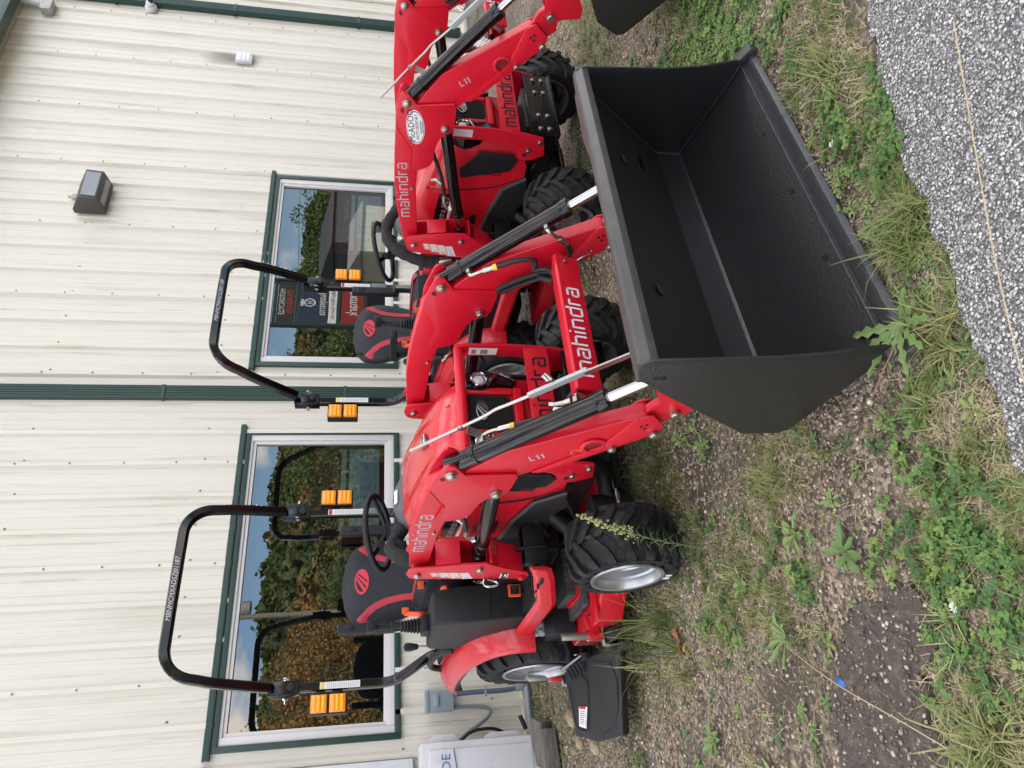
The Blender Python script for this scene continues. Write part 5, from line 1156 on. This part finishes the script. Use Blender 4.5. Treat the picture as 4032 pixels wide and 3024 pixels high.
# loose chips on the asphalt
pos = []
while len(pos) < 2600:
    x = rnd.uniform(-.2, 2.6); y = rnd.uniform(.3, 1.1)
    if inview(x, y) and y < asph_edge(x)-.005: pos.append((x, y, .008))
pos = np.array(pos); n = len(pos)
o = scatter('asphalt_chips', P_ico, pos, rots(np.random.uniform(0, 6.28, n), np.random.uniform(0, .4, n)), np.random.uniform(.0022, .0050, n), np.random.uniform(.55, 1, n), mat('stone_chips', (.4, .4, .4), .7, attr=[(.05, .05, .055), (.2, .2, .2), (.38, .37, .36), (.62, .61, .6)]))
link(o); tag(o, 'loose pale stone chips on the worn asphalt edge', 'gravel'); o['kind'] = 'stuff'
# blades
def blade(L_, w_, lean, curl, az, off=(0, 0), seg=3):
    V_, F_ = [], []
    dx, dy = math.cos(az), math.sin(az)
    for i in range(seg+1):
        t_ = i/seg; a = lean+curl*t_*t_; r_ = L_*t_*math.sin(a) if i else 0; z = L_*t_*math.cos(min(a, 1.75)); ww = w_*(1-t_**1.6)*.5+.0002
        cx_, cy_ = off[0]+dx*r_, off[1]+dy*r_
        V_ += [(cx_-dy*ww, cy_+dx*ww, z), (cx_+dy*ww, cy_-dx*ww, z)]
    for i in range(seg): F_.append([2*i, 2*i+1, 2*i+3, 2*i+2])
    return V_, F_
def merge(parts):
    V_, F_ = [], []
    for v, f in parts:
        k = len(V_); V_ += v; F_ += [[i+k for i in q] for q in f]
    return V_, F_
def tuft(n, h, w_, spread, seed, lo=.15, hi=.8, curl=.9):
    r_ = random.Random(seed); return merge([blade(h*r_.uniform(.5, 1.1), w_*r_.uniform(.7, 1.2), r_.uniform(lo, hi), r_.uniform(.1, curl), r_.uniform(0, 6.28), (r_.gauss(0, spread), r_.gauss(0, spread)), 2 if h < .06 else 3) for _ in range(n)])
T_short = [tuft(13, .042, .0021, .012, s, .3, 1.35) for s in range(6)]
T_grass = [tuft(16, .085, .0027, .012, 20+s, .3, 1.25) for s in range(6)]
T_tall = [tuft(16, .30, .0048, .02, 40+s, .05, .7, .6) for s in range(4)]
T_straw = [tuft(6, .055, .0013, .03, 60+s, 1.2, 1.55, .15) for s in range(6)]
def clover(seed, n=7):
    r_ = random.Random(seed); parts = []
    for _ in range(n):
        ox, oy = r_.gauss(0, .022), r_.gauss(0, .022); hz_ = r_.uniform(.012, .042); rr = r_.uniform(.006, .0105); a0 = r_.uniform(0, 6.28); V_, F_ = [], []
        for k in range(3):
            a = a0+k*2.094; V0 = len(V_); cxx, cyy = ox+math.cos(a)*rr*1.02, oy+math.sin(a)*rr*1.02
            V_ += [(ox, oy, hz_)]+[(cxx+rr*math.cos(a+q)*(1 if abs(q) > .1 else .86), cyy+rr*math.sin(a+q)*.95, hz_+.003*math.sin(q*2+k)+.002) for q in (-1.9, -1.0, -.35, 0, .35, 1.0, 1.9)]
            F_ += [[V0, V0+j, V0+j+1] for j in range(1, 7)]
        parts.append((V_, F_)); parts.append(blade(hz_, .0014, .05, .05, a0, (ox, oy), 1))
    return merge(parts)
T_clv = [clover(s) for s in range(6)]
def rosette(seed, n=6, L_=.05, w_=.018, lift=.5):
    r_ = random.Random(seed); parts = []
    for k in range(n):
        a = 6.283*k/n+r_.uniform(-.3, .3); l = L_*r_.uniform(.6, 1.15); dx, dy = math.cos(a), math.sin(a); V_, F_ = [], []
        for i, (t_, ww) in enumerate(((0, .12), (.25, .45), (.55, 1), (.82, .75), (1, .05))):
            z = .004+l*lift*t_*(1-t_*.65)+.004*math.sin(7*t_+k); w2 = w_*.5*ww*r_.uniform(.85, 1.1)
            V_ += [(dx*l*t_-dy*w2, dy*l*t_+dx*w2, z+.003*ww), (dx*l*t_, dy*l*t_, z-.0015), (dx*l*t_+dy*w2, dy*l*t_-dx*w2, z+.003*ww)]
            if i: b_ = 3*i; F_ += [[b_-3, b_-2, b_+1, b_], [b_-2, b_-1, b_+2, b_+1]]
        parts.append((V_, F_))
    return merge(parts)
T_ros = [rosette(s, 5+s % 3) for s in range(6)]
def inbucket(x, y):
    c_, s_ = math.cos(R(2.5)), math.sin(R(2.5)); u_ = x*c_+y*s_-UC; v_ = -x*s_+y*c_
    return abs(u_) < .655 and 1.16 < v_ < 1.60
def spread(nmax, fn, box=(-.4, 4.6, .95, 5.9), tries=400000, pw=1.6):
    out = []; k = 0
    while len(out) < nmax and k < tries:
        k += 1; y = box[2]+(box[3]-box[2])*rnd.random()**pw; x = rnd.uniform(box[0], box[1])
        if not inview(x, y): continue
        if y < asph_edge(x)-.004 or rnd.random() > fn(x, y) or inbucket(x, y): continue
        out.append((x, y, gz(x, y)-.012))
    return np.array(out)
sm = lambda a, b_, v: max(0, min(1, (v-a)/(b_-a)))
def clear(x, y):   # keep the wheels' footprints and asphalt clean
    return 0 if (1.3 < x < 2.1 and 1.25 < y < 1.45) else 1
def D_edge(x, y): return sm(.34, .0, y-asph_edge(x))*(.30+.9*sm(-.25, .35, mask(x, y, 6, 2.2)))*(1 if x < 1.2 else .6)
def blob(x, y, cx_, cy_, r_): return max(0, 1-math.hypot(x-cx_, y-cy_)/r_)
def D_grass(x, y):
    if inpoly(x, y, dp): return .02
    return max(.07, D_edge(x, y)*.85, sm(.0, .35, mask(x, y, 2.1, 1.7))*.75, 1.2*blob(x, y, .6, 3.0, .42), .9*blob(x, y, .05, 1.40, .30), .8*blob(x, y, 2.4, 1.5, .6), sm(5.2, 5.9, y)*.8, sm(-.1, -.4, x)*.3)
def D_clv(x, y):
    if inpoly(x, y, dp): return .01
    return (.45+.8*sm(-.3, .3, mask(x, y, 9, 3.3)))*max(.85*blob(x, y, .32, 1.34, .30), .7*blob(x, y, 1.42, 1.06, .22), 1.2*blob(x, y, 2.25, 1.62, .62), .7*blob(x, y, .48, 2.45, .18), sm(.25, .5, mask(x, y, 2.6, 8.2))*.25)
def D_weed(x, y):
    if inpoly(x, y, dp): return .01
    return max(.06, sm(.05, .4, mask(x, y, 2.9, 5.5))*.6, blob(x, y, .35, 2.3, .5)*.6, blob(x, y, 2.6, 1.9, 1.0)*.5)
def put(name, label, cat, P_, protos, m_, s0, s1, t0, t1, tilt=.25):
    n = len(P_)
    o = scatter(name, protos, P_, rots(np.random.uniform(0, 6.28, n), np.random.uniform(0, tilt, n)), np.random.uniform(s0, s1, n), np.random.uniform(t0, t1, n), m_)
    link(o); tag(o, label, cat); o['kind'] = 'stuff'
put('short_grass', 'short patchy grass and moss growing through the gravel', 'grass', spread(8000, D_grass), T_short, grs_m, .5, 1.1, 0, .85)
put('grass_tufts', 'green and straw coloured grass tufts along the asphalt edge', 'grass', spread(1500, lambda x, y: D_grass(x, y)**1.5*.8), T_grass, grs_m, .5, 1.1, 0.0, .62)
put('dry_straw', 'dead straw stems lying on the gravel', 'straw', spread(8500, lambda x, y: max(.10, D_edge(x, y), D_grass(x, y)*.6)), T_straw, grs_m, .5, 1.3, .6, 1.0)
put('clover_patch', 'bright green clover patches beside the asphalt and bucket', 'clover', spread(1000, D_clv), T_clv, clv_m, .4, .72, 0, 1)
put('small_weeds', 'low broad leaved weeds scattered over the gravel', 'weeds', spread(2000, D_weed), T_ros, brd_m, .22, .75, 0, 1, .5)
P_ = np.array([(x+rnd.gauss(0, .05), y+rnd.gauss(0, .05), -.01) for x, y in ((.56, 3.02), (.62, 3.10), (.70, 3.28), (.50, 2.92), (.78, 3.42), (.50, 3.15), (.64, 2.98)) for _ in range(2)])
put('tall_grass', 'tall thin grass stems in front of the mower deck', 'grass', P_, T_tall, grs_m, .6, 1.15, 0, .5, .15)
P_ = np.array([(x+rnd.gauss(0, .03), y+rnd.gauss(0, .03), -.008) for x, y in ((.82, 1.10), (.86, 1.13), (.02, 1.42), (.06, 1.45), (-.04, 1.44), (1.10, 1.07), (1.05, 1.09), (1.72, 1.08), (.72, 1.22)) for _ in range(4)])
put('pale_grass_clumps', 'coarse yellow green grass clumps at the asphalt edge', 'grass', P_, [tuft(18, .12, .0050, .014, 80+s, .5, 1.3, .7) for s in range(4)], grs_m, .6, 1.0, .2, .62, .3)

# --------- single plants and small things one can point at
def plantobj(name, proto, m_, loc, s_, rz, parent=None, t_=.5):
    o = scatter(name, [proto], np.array([(0, 0, 0)], float), rots(np.array([rz]), np.array([0.])), np.array([s_]), np.array([t_]), m_); link(o, parent); o.location = loc; return o
for i, ((x, y), s_, lb_) in enumerate((((.50, 1.66), 1.3, 'young pointed leaf weed beside the bare soil'), ((1.10, 2.27), 1.1, 'broad leaf weed in the gravel beyond the bucket side'), ((.14, 2.72), 1.35, 'dock rosette left of the bare soil near the wall side'), ((.36, 2.06), 1.5, 'upright lance leaf weed behind the bare soil patch'), ((.62, 1.86), 1.1, 'round leaf plantain in open gravel'), ((.58, 2.25), .95, 'pale plantain between front tyre and soil'), ((.0, 2.35), 1.2, 'long leaf weed at the left edge of the gravel'))):
    r_ = rosette(100+i, 9, .060, .019 if i != 3 else .014, .55 if i != 3 else .9)
    o = plantobj('broadleaf_weed', r_, brd_m, (x, y, -.008), s_, i*1.3, None, .3+.1*i); tag(o, lb_, 'weed', 'broad leaved weeds in the gravel')
# horseweed in front of the tyre
hw = thing('horseweed', 'tall flowering weed stalk leaning in front of the nearest front tyre', 'weed', (.79, 2.50, -.01))
top_ = Vector((.86-.79, 2.30-2.50, .525)); mid = Vector((.012, -.05, .25))
def bez(t_): return Vector((0, 0, 0))*(1-t_)**2+mid*2*t_*(1-t_)+top_*t_*t_
g = B(); g.tube([bez(i/8) for i in range(9)], lambda t_: .0028-.0016*t_, 6, smooth=0); obj('stem', g, mat('weed_stem', (.14, .19, .07), .6), hw)
parts = []
for i in range(46):
    t_ = .12+.62*i/46; p = bez(t_); a = i*2.4; v, f = blade(.05*(1-.5*t_)+.01, .0045, .9, .6, a, (0, 0), 3); parts.append(([(q[0]+p.x, q[1]+p.y, q[2]+p.z) for q in v], f))
o = plantobj('leaves', merge(parts), brd_m, (0, 0, 0), 1, 0, hw, .6)
g = B()
for i in range(150):
    t_ = .55+.45*rnd.random()**.8; p = bez(t_); rr = .028*(1.05-t_)*1.6+.008; a = rnd.uniform(0, 6.28)
    q = p+Vector((rr*math.cos(a)*rnd.random(), rr*math.sin(a)*rnd.random(), rnd.uniform(-.012, .02))); g.ball(q, rnd.uniform(.0025, .0048), (1, 1, 1.3), 1)
obj('flower_buds', g, mat('buds_cream', (.50, .48, .22), .7, noise=(90, (.25, .32, .10), .4, .6)), hw, stuff=True)
# dandelion by the cutting edge
dn = thing('dandelion', 'ragged dandelion with a bent brown stalk over the bucket cutting edge', 'weed', (.885, 1.175, -.008))
parts = []
for k in range(9):
    a = 1.2+k*.5; l = rnd.uniform(.09, .15); V_, F_ = [], []; dx, dy = math.cos(a), math.sin(a)
    for i in range(9):
        t_ = i/8; w2 = (.010+.012*t_)*(1-t_**5)*(1 if i % 2 else .35); z = .02+l*.62*t_*(1-.45*t_)
        V_ += [(dx*l*t_-dy*w2, dy*l*t_+dx*w2, z+.004), (dx*l*t_, dy*l*t_, z), (dx*l*t_+dy*w2, dy*l*t_-dx*w2, z+.004)]
        if i: b_ = 3*i; F_ += [[b_-3, b_-2, b_+1, b_], [b_-2, b_-1, b_+2, b_+1]]
    parts.append((V_, F_))
plantobj('leaves', merge(parts), brd_m, (0, 0, 0), 1, 0, dn, .55)
g = B(); g.tube([(0, 0, .01), (-.05, .02, .05), (-.11, .06, .085), (-.16, .08, .115)], lambda t_: .0022-.0007*t_, 6); obj('stalk', g, mat('stalk_brown', (.26, .14, .08), .6), dn); g = B(); g.ball((-.163, .082, .118), .006); obj('seed_head', g, mat('seed_pale', (.5, .46, .35), .8), dn)
def flower(name, x, y, col, h_, lb_, cat, r_=.012):
    t_ = thing(name, lb_, cat, (x, y, -.008)); g = B(); g.tube([(0, 0, 0), (.004, 0, h_*.5), (.002, .004, h_)], .0011, 5); obj('stem', g, MATS['weed_stem'], t_)
    g = B()
    for k in range(26):
        a = rnd.uniform(0, 6.28); e_ = rnd.uniform(0, 1.3); p = Vector((math.cos(a)*math.sin(e_), math.sin(a)*math.sin(e_), math.cos(e_)*.6))*r_; s_ = Vector((-math.sin(a), math.cos(a), 0))*.0018
        c_ = Vector((.002, .004, h_)); g.face([c_+p*.3-s_, c_+p*.3+s_, c_+p+s_*.6, c_+p-s_*.6])
    obj('petals', g, mat(name+'_petal', col, .6), t_, smooth=False)
flower('yellow_flower', .46, 2.72, (.75, .55, .02), .05, 'small yellow dandelion flower on the gravel by a fallen leaf', 'flower', .014)
flower('clover_flower', .27, 1.32, (.75, .75, .66), .05, 'white clover head near the lower edge of the clover', 'flower', .013)
flower('clover_flower', 1.44, 1.12, (.75, .75, .66), .04, 'white clover head between bucket edge and asphalt', 'flower', .011)
flower('buttercup', 3.05, 2.05, (.8, .6, .02), .06, 'yellow flower beside the far tractor bucket', 'flower', .014)
# fallen leaves and scrap
for (x, y, a, s_, lb_) in ((.53, 2.86, .4, .05, 'curled orange brown oak leaf beside the yellow flower'), (.485, 2.86, 2.0, .028, 'small rusty leaf next to the larger fallen leaf'), (1.93, 1.38, 1.2, .03, 'dark red fallen leaf near the far bucket corner')):
    g = B(); n_ = 14; pts = []
    for i in range(n_):
        q = 2*math.pi*i/n_; r_ = s_*(1 if i % 2 else .62)*(.7+.3*abs(math.cos(q))); pts.append((r_*math.cos(q), r_*.65*math.sin(q), .006+.25*s_*math.cos(q)**2+.004*math.sin(3*q)))
    c_ = g.bm.verts.new((0, 0, .003)); vs = [g.bm.verts.new(p) for p in pts]
    for i in range(n_): g.bm.faces.new((c_, vs[i], vs[(i+1) % n_]))
    o = obj('fallen_leaf', g, mat('dead_leaf', (.38, .16, .07), .7, noise=(60, (.25, .1, .05), .4, .6)), None); o.location = (x, y, .0); o.rotation_euler = (0, 0, a); tag(o, lb_, 'leaf')
g = B(); g.loft([[(-.018, -.006, .004), (-.018, .006, .006), (-.018, .006, .008), (-.018, -.006, .006)], [(0, -.009, .010), (0, .007, .012), (0, .007, .014), (0, -.009, .012)], [(.02, -.005, .004), (.02, .010, .007), (.02, .010, .009), (.02, -.005, .006)]])
o = obj('blue_scrap', g, mat('blue_plastic', (.03, .12, .42), .4), None); o.location = (.205, 1.845, .0); o.rotation_euler = (.2, 0, .9); tag(o, 'crumpled bit of blue plastic on the edge of the bare soil', 'litter')
# river stones
STN = [(.44, 4.72, .075, 'large tan stone nearest the grey boards'), (.40, 4.52, .06, 'long yellowish stone beside the discharge chute tip'), (.34, 4.40, .065, 'round tan stone at the left edge'), (.52, 4.60, .05, 'flat brown stone under the chute corner'), (.30, 4.62, .05, 'grey stone behind the tan stones'), (.25, 4.30, .055, 'pale stone low at the left frame edge'), (.43, 3.62, .05, 'mossy stone half buried before the chute'), (.62, 3.12, .06, 'smooth beige stone in the tall grass'), (1.75, 3.75, .13, 'big mossy rock between the tractors'), (1.95, 3.95, .10, 'pale rock behind the mossy one'), (2.10, 3.55, .09, 'rounded rock under the farther tractor'), (2.35, 4.1, .08, 'stone in the shade by the far rear wheel'), (2.9, 1.95, .04, 'small tan stone beyond the bucket')]
for i, (x, y, s_, lb_) in enumerate(STN):
    g = B(); g.ball((0, 0, 0), s_, (1, .68, .5), 3)
    for v in g.bm.verts: v.co *= 1+.16*mn.noise(v.co*14+Vector((i*3, 0, 0)))+.06*mn.noise(v.co*40+Vector((i, 0, 0)))
    o = obj('river_stone', g, stoneM, None, angle=180); o.location = (x, y, s_*.10); o.rotation_euler = (rnd.uniform(-.2, .2), rnd.uniform(-.2, .2), rnd.uniform(0, 3)); tag(o, lb_, 'stone', 'river stones in the gravel')
# long seed stems arching over
for (pts, lb_) in (([(.0, 1.50, 0), (.10, 1.62, .05), (.20, 1.80, .06), (.33, 2.02, .03)], 'long pale grass stem lying across the bare soil'), ([(.55, .98, .02), (.80, .90, .035), (1.10, .80, .03), (1.35, .72, .02)], 'long yellow straw stem across the asphalt')):
    g = B(); g.tube(pts, .0014, 5, smooth=3); o = obj('straw_stem', g, mat('straw_stem', (.48, .40, .22), .6), None); tag(o, lb_, 'straw')

# ================================================================== ACROSS THE LOT (seen in the panes and paint)
g = B()
rngx = [i*3.2-110 for i in range(122)]
rows = []
for (yy, hh) in ((-60, 0), (-66, .10), (-72, .19), (-78, .28), (-84, .37), (-90, .47), (-96, .56), (-103, .66), (-111, .76), (-120, .86), (-132, .95), (-150, 1.0), (-190, .8)):
    row = []
    for x in rngx:
        base = 15.5+8*math.exp(-((x-12)/30)**2)*.6+6*math.exp(-((x-75)/50)**2)+3*mn.noise(Vector((x*.03, 1, 1)))
        row.append(g.bm.verts.new((x, yy+6*mn.noise(Vector((x*.05, yy*.02, 4))), hh*base+(3.2*mn.noise(Vector((x*.31, yy*.33, 2))) if hh > 0 else -.5))))
    rows.append(row)
for a, b_ in zip(rows, rows[1:]):
    for i in range(len(a)-1): g.bm.faces.new((a[i], a[i+1], b_[i+1], b_[i]))
hillm = mat('wooded_hill', (.085, .105, .035), .9, noise=(.30, (.24, .12, .04), .46, .66), bump=(1.0, 1.0))
hb = hillm.node_tree.nodes; [setattr(n_.inputs['Distance'], 'default_value', .9) for n_ in hb if n_.type == 'BUMP']
struct(obj('hills', g, hillm))
HP = []
hm = bpy.data.objects['hills'].data
fl = [p for p in hm.polygons if p.center.y > -155 and -5 < p.center.x < 120 and p.center.z > 0]
rr_ = random.Random(5)
for _ in range(34000):
    p = rr_.choice(fl); vs_ = [hm.vertices[i].co for i in p.vertices]; a_, b_ = rr_.random(), rr_.random()
    q_ = vs_[0]*(1-a_)*(1-b_)+vs_[1]*a_*(1-b_)+vs_[2]*a_*b_+vs_[3]*(1-a_)*b_
    c_ = 1.8*max(0, mn.noise(Vector((q_.x*.42, q_.y*.42, 3)))+.25)
    HP.append((q_.x, q_.y, q_.z+c_*rr_.random()**.5+.2))
HP = np.array(HP); n = len(HP)
tn_ = np.array([min(1, max(0, .42+1.0*mn.noise(Vector((p[0]*.10, p[1]*.10, 7)))+rr_.uniform(-.16, .16))) for p in HP])
fo_ = scatter('forest_leaves', [([(-1, -.7, 0), (1, -.5, .2), (.8, .7, 0), (-.8, .8, .25)], [[0, 1, 2, 3]])], HP, rots(np.random.uniform(0, 6.28, n), np.random.uniform(0, 2.4, n)), np.random.uniform(.30, .75, n), tn_, mat('forest', (.1, .12, .04), .8, attr=[(.030, .055, .018), (.055, .085, .025), (.09, .12, .035), (.13, .14, .04), (.28, .15, .045)]))
link(fo_); tag(fo_, 'wooded hillside in early autumn colour across the lot', 'forest'); fo_['kind'] = 'stuff'
def leafcloud(n, blobs, size, seed):
    r_ = np.random.RandomState(seed); P_ = []
    B_ = np.array(blobs); wv = B_[:, 3]**2; wv = wv/wv.sum()
    idx = r_.choice(len(B_), n, p=wv); d_ = r_.normal(size=(n, 3)); d_ /= np.linalg.norm(d_, axis=1)[:, None]
    return B_[idx, :3]+d_*(B_[idx, 3]*r_.uniform(.55, 1.05, n))[:, None]
leafq = [([(-1, -.7, 0), (1, -.5, .2), (.8, .7, 0), (-.8, .8, .25)], [[0, 1, 2, 3]])]
tm = {'green': mat('leaves_green', (.07, .11, .03), .7, attr=[(.05, .085, .025), (.09, .135, .035), (.14, .19, .05), (.19, .21, .06)]), 'amber': mat('leaves_amber', (.2, .1, .03), .7, attr=[(.14, .11, .03), (.28, .16, .045), (.42, .18, .05), (.17, .18, .045)])}
bark = mat('bark', (.12, .09, .07), .9, bump=(20, .6))
def tree(x, y, h_, r_, kind, lb_, seed):
    q = random.Random(seed); t_ = thing('broadleaf_tree', lb_, 'tree', (x, y, -.1), 0, 'trees across the lot')
    blobs = [(q.gauss(0, r_*.45), q.gauss(0, r_*.45), h_*q.uniform(.22, .86), r_*q.uniform(.28, .5)) for _ in range(22)]+[(0, 0, h_*.9, r_*.35)]
    g = B(); g.tube([(0, 0, 0), (.1, 0, h_*.3), (0, .1, h_*.8)], lambda k: .16*h_/8*(1.1-k), 8)
    for bl in blobs[:7]: g.tube([(0, 0, h_*.28), (bl[0]*.5, bl[1]*.5, (bl[2]+h_*.28)/2), bl[:3]], lambda k: .05*h_/8*(1.2-k), 6)
    obj('trunk', g, bark, t_)
    P_ = leafcloud(6500, blobs, .2, seed); n = len(P_)
    rt = rots(np.random.uniform(0, 6.28, n), np.random.uniform(0, 2.6, n))
    o = scatter('crown', leafq, P_, rt, np.random.uniform(.06, .13, n)*h_/9, np.random.uniform(0, 1, n), tm[kind]); link(o, t_)
for i, (x, y, h_, r_, k, lb_) in enumerate([(5.0, -40, 9.2, 4.2, 'amber', 'amber tree opposite the left window edge'), (10.5, -47, 8.6, 4.2, 'amber', 'second amber tree at the foot of the hill'), (16, -50, 6.0, 3.6, 'green', 'low green tree below the hill'), (23, -39, 8.3, 4.0, 'green', 'green tree beyond the utility pole'), (35.5, -43, 9.6, 3.4, 'green', 'green tree behind the dealer sign'), (45, -43, 9.2, 3.4, 'green', 'dense green tree right of the sign'), (52, -42, 9.6, 3.6, 'green', 'green tree behind the dark warehouse'), (31, -44, 8.4, 3.6, 'green', 'green tree left of the sign'), (57.5, -44, 9.2, 3.4, 'green', 'last green tree beyond the warehouse'), (-6, -36, 8, 4, 'amber', 'amber tree far left across the lot'), (-16, -34, 8, 4, 'green', 'green tree at the far left of the lot')]): tree(x, y, h_, r_, k, lb_, 50+i)
g = B(); g.box(-60, 90, -60, -14.01, -.01, .012); struct(obj('verge', g, mat('verge_grass', (.07, .10, .03), .9, noise=(.6, (.12, .12, .05), .4, .65))))
wh = thing('warehouse', 'dark grey warehouse across the lot behind the trees', 'building', (40.5, -34, 0))
g = B(); g.box(-3.4, 2.2, -5, 5, 0, 4.6); obj('wall', g, mat('warehouse_grey', (.09, .10, .115), .6), wh); g = B(); g.prism([(-5.3, 4.6), (5.3, 4.6), (0, 6.0)], -3.7, 2.5); obj('roof', g, mat('warehouse_roof', (.05, .055, .06), .6), wh)
sh = thing('cream_shed', 'small cream shed with white trim in front of the warehouse', 'building', (33.0, -25, 0))
g = B(); g.box(-2, 2, -2, 2, 0, 2.3); obj('wall', g, mat('shed_cream', (.55, .52, .42), .7), sh); g = B(); g.prism([(-2.3, 2.3), (2.3, 2.3), (0, 3.2)], -2.2, 2.2); obj('roof', g, gal, sh); g = B(); g.box(-.4, .5, 2.001, 2.04, 1.0, 1.7); obj('window', g, blk, sh)
up = thing('utility_pole', 'grey wooden utility pole with transformer across the lot', 'pole', (7.6, -19, 0))
g = B(); g.cyl((0, 0, 0), (0, 0, 9.5), .12, .09, 14); obj('pole', g, mat('pole_wood', (.24, .22, .19), .85), up); g = B(); g.box(-1.2, 1.2, -.06, .06, 8.6, 8.75); obj('crossarm', g, MATS['pole_wood'], up)
g = B(); g.cyl((.35, 0, 6.2), (.35, 0, 7.2), .27, n=20); obj('transformer', g, gal, up, bevel=.02)
for (zz, yy) in ((8.8, 0), (8.4, .1), (6.0, 0), (5.6, .1)):
    g = B(); g.tube([(x, -19+yy, zz-.9+.0011*(x-7.6)**2*(1 if abs(x-7.6) < 30 else 1)) for x in range(-30, 60, 5)], .012, 5, smooth=0); o = obj('power_line', g, hose, None); tag(o, {8.8: 'topmost power line across the lot', 8.4: 'second power line across the lot', 6.0: 'third power line across the lot', 5.6: 'lowest power line across the lot'}[zz], 'cable', 'power lines')
# dealer sign
sg = thing('dealer_sign', 'green framed pylon sign with stacked dealer panels across the lot', 'sign', (13.8, -6.0, -.30)); sg.scale = (.62, 1, 1)
g = B(); g.box(-1.42, -1.28, -.08, .08, 0, 5.0); g.box(1.28, 1.42, -.08, .08, 0, 5.0)
for z in (4.55, 3.92, 2.66, 1.85): g.box(-1.28, 1.28, -.06, .06, z, z+.08)
obj('frame', g, green, sg)
def panel(z0, z1, m_, txts, nm='sign_panel', lb_=None):
    g = B(); g.box(-1.26, 1.26, -.05, .05, z0, z1); p_ = obj(nm, g, m_, sg, label=lb_)
    for (tx, xx, zz, sz, mm) in txts:
        g = B(); typed(g, tx, (xx, .0515, zz), (-1, 0, 0), (0, 0, 1), sz, .002, center=True); obj('lettering', g, mm, p_)
    return p_
navy = mat('sign_navy', (.02, .035, .07), .4); brick_ = mat('sign_red', (.26, .02, .015), .4); dk = mat('sign_dark', (.03, .03, .03), .4)
panel(4.02, 4.52, dk, [('MOTORCYCLE', 0, 4.30, .24, whitep), ('724-458-0921', 0, 4.07, .26, mat('red_led', (.6, .05, .04), .5))], lb_='dark reader board panel')
p_ = panel(3.02, 3.90, navy, [('Husqvarna', 0, 3.10, .36, whitep)], lb_='navy panel with crowned H')
g = B(); typed(g, 'H', (0, .0515, 3.46), (-1, 0, 0), (0, 0, 1), .30, .002, center=True)
for i in range(24):
    a0, a1 = 2*math.pi*i/24, 2*math.pi*(i+1)/24; g.face([(.26*math.cos(a0), .054, 3.57+.18*math.sin(a0)), (.26*math.cos(a1), .054, 3.57+.18*math.sin(a1)), (.21*math.cos(a1), .054, 3.57+.135*math.sin(a1)), (.21*math.cos(a0), .054, 3.57+.135*math.sin(a0))])
g.face([(-.2, .054, 3.76), (.2, .054, 3.76), (.22, .054, 3.86), (.1, .054, 3.81), (0, .054, 3.87), (-.1, .054, 3.81), (-.22, .054, 3.86)]); obj('crown_mark', g, whitep, p_)
panel(2.76, 3.00, white, [('McAdoo Motor Sport, Inc.', 0, 2.82, .19, mat('ink_black', (.01, .01, .01), .6))], lb_='white name strip')
panel(1.95, 2.62, brick_, [('exmark', 0, 2.15, .50, whitep)], lb_='brick red panel')

# ================================================================== each separate piece of a part is its own object
def islands(me):
    par = list(range(len(me.vertices)))
    def find(i):
        while par[i] != i: par[i] = par[par[i]]; i = par[i]
        return i
    for e in me.edges:
        a, b_ = find(e.vertices[0]), find(e.vertices[1])
        if a != b_: par[a] = b_
    grp = {}
    for i in range(len(par)): grp.setdefault(find(i), []).append(i)
    boxes = []
    for g_ in grp.values():
        co = [me.vertices[i].co for i in g_]; boxes.append([[min(c[k] for c in co)-.001 for k in range(3)], [max(c[k] for c in co)+.001 for k in range(3)], list(g_)])
    ch = True
    while ch:
        ch = False
        for i in range(len(boxes)):
            for j in range(len(boxes)-1, i, -1):
                A_, B_ = boxes[i], boxes[j]
                if all(A_[0][k] <= B_[1][k] and B_[0][k] <= A_[1][k] for k in range(3)):
                    boxes[i] = [[min(A_[0][k], B_[0][k]) for k in range(3)], [max(A_[1][k], B_[1][k]) for k in range(3)], A_[2]+B_[2]]; boxes.pop(j); ch = True
    return [b_[2] for b_ in boxes]
SPLIT = {'axle', 'belt_buckle', 'bolt', 'clip_pin', 'fitting', 'hand_hole', 'hinge', 'hose_fitting', 'pivot_pin', 'red_insert', 'valve_cover', 'weld_bead'}
for o in [o for o in bpy.data.objects if o.type == 'MESH' and o.name.split('.')[0] in SPLIT]:
    me = o.data
    if len(me.vertices) > 4000: continue
    parts_ = islands(me)
    if len(parts_) < 2: continue
    for k, idx in enumerate(parts_[1:]):
        keep = set(idx); bm = bmesh.new(); bm.from_mesh(me); bm.verts.ensure_lookup_table()
        bmesh.ops.delete(bm, geom=[v for v in bm.verts if v.index not in keep], context='VERTS')
        m2 = bpy.data.meshes.new(me.name); bm.to_mesh(m2); bm.free()
        for mt in me.materials: m2.materials.append(mt)
        c = bpy.data.objects.new(o.name.split('.')[0], m2); COL.objects.link(c); c.parent = o.parent; c.matrix_local = o.matrix_local.copy()
    keep = set(parts_[0]); bm = bmesh.new(); bm.from_mesh(me); bm.verts.ensure_lookup_table()
    bmesh.ops.delete(bm, geom=[v for v in bm.verts if v.index not in keep], context='VERTS'); bm.to_mesh(me); bm.free()
for o in bpy.data.objects:
    if o.name.split('.')[0] in ('table_print', 'pen_marks'): o['kind'] = 'stuff'
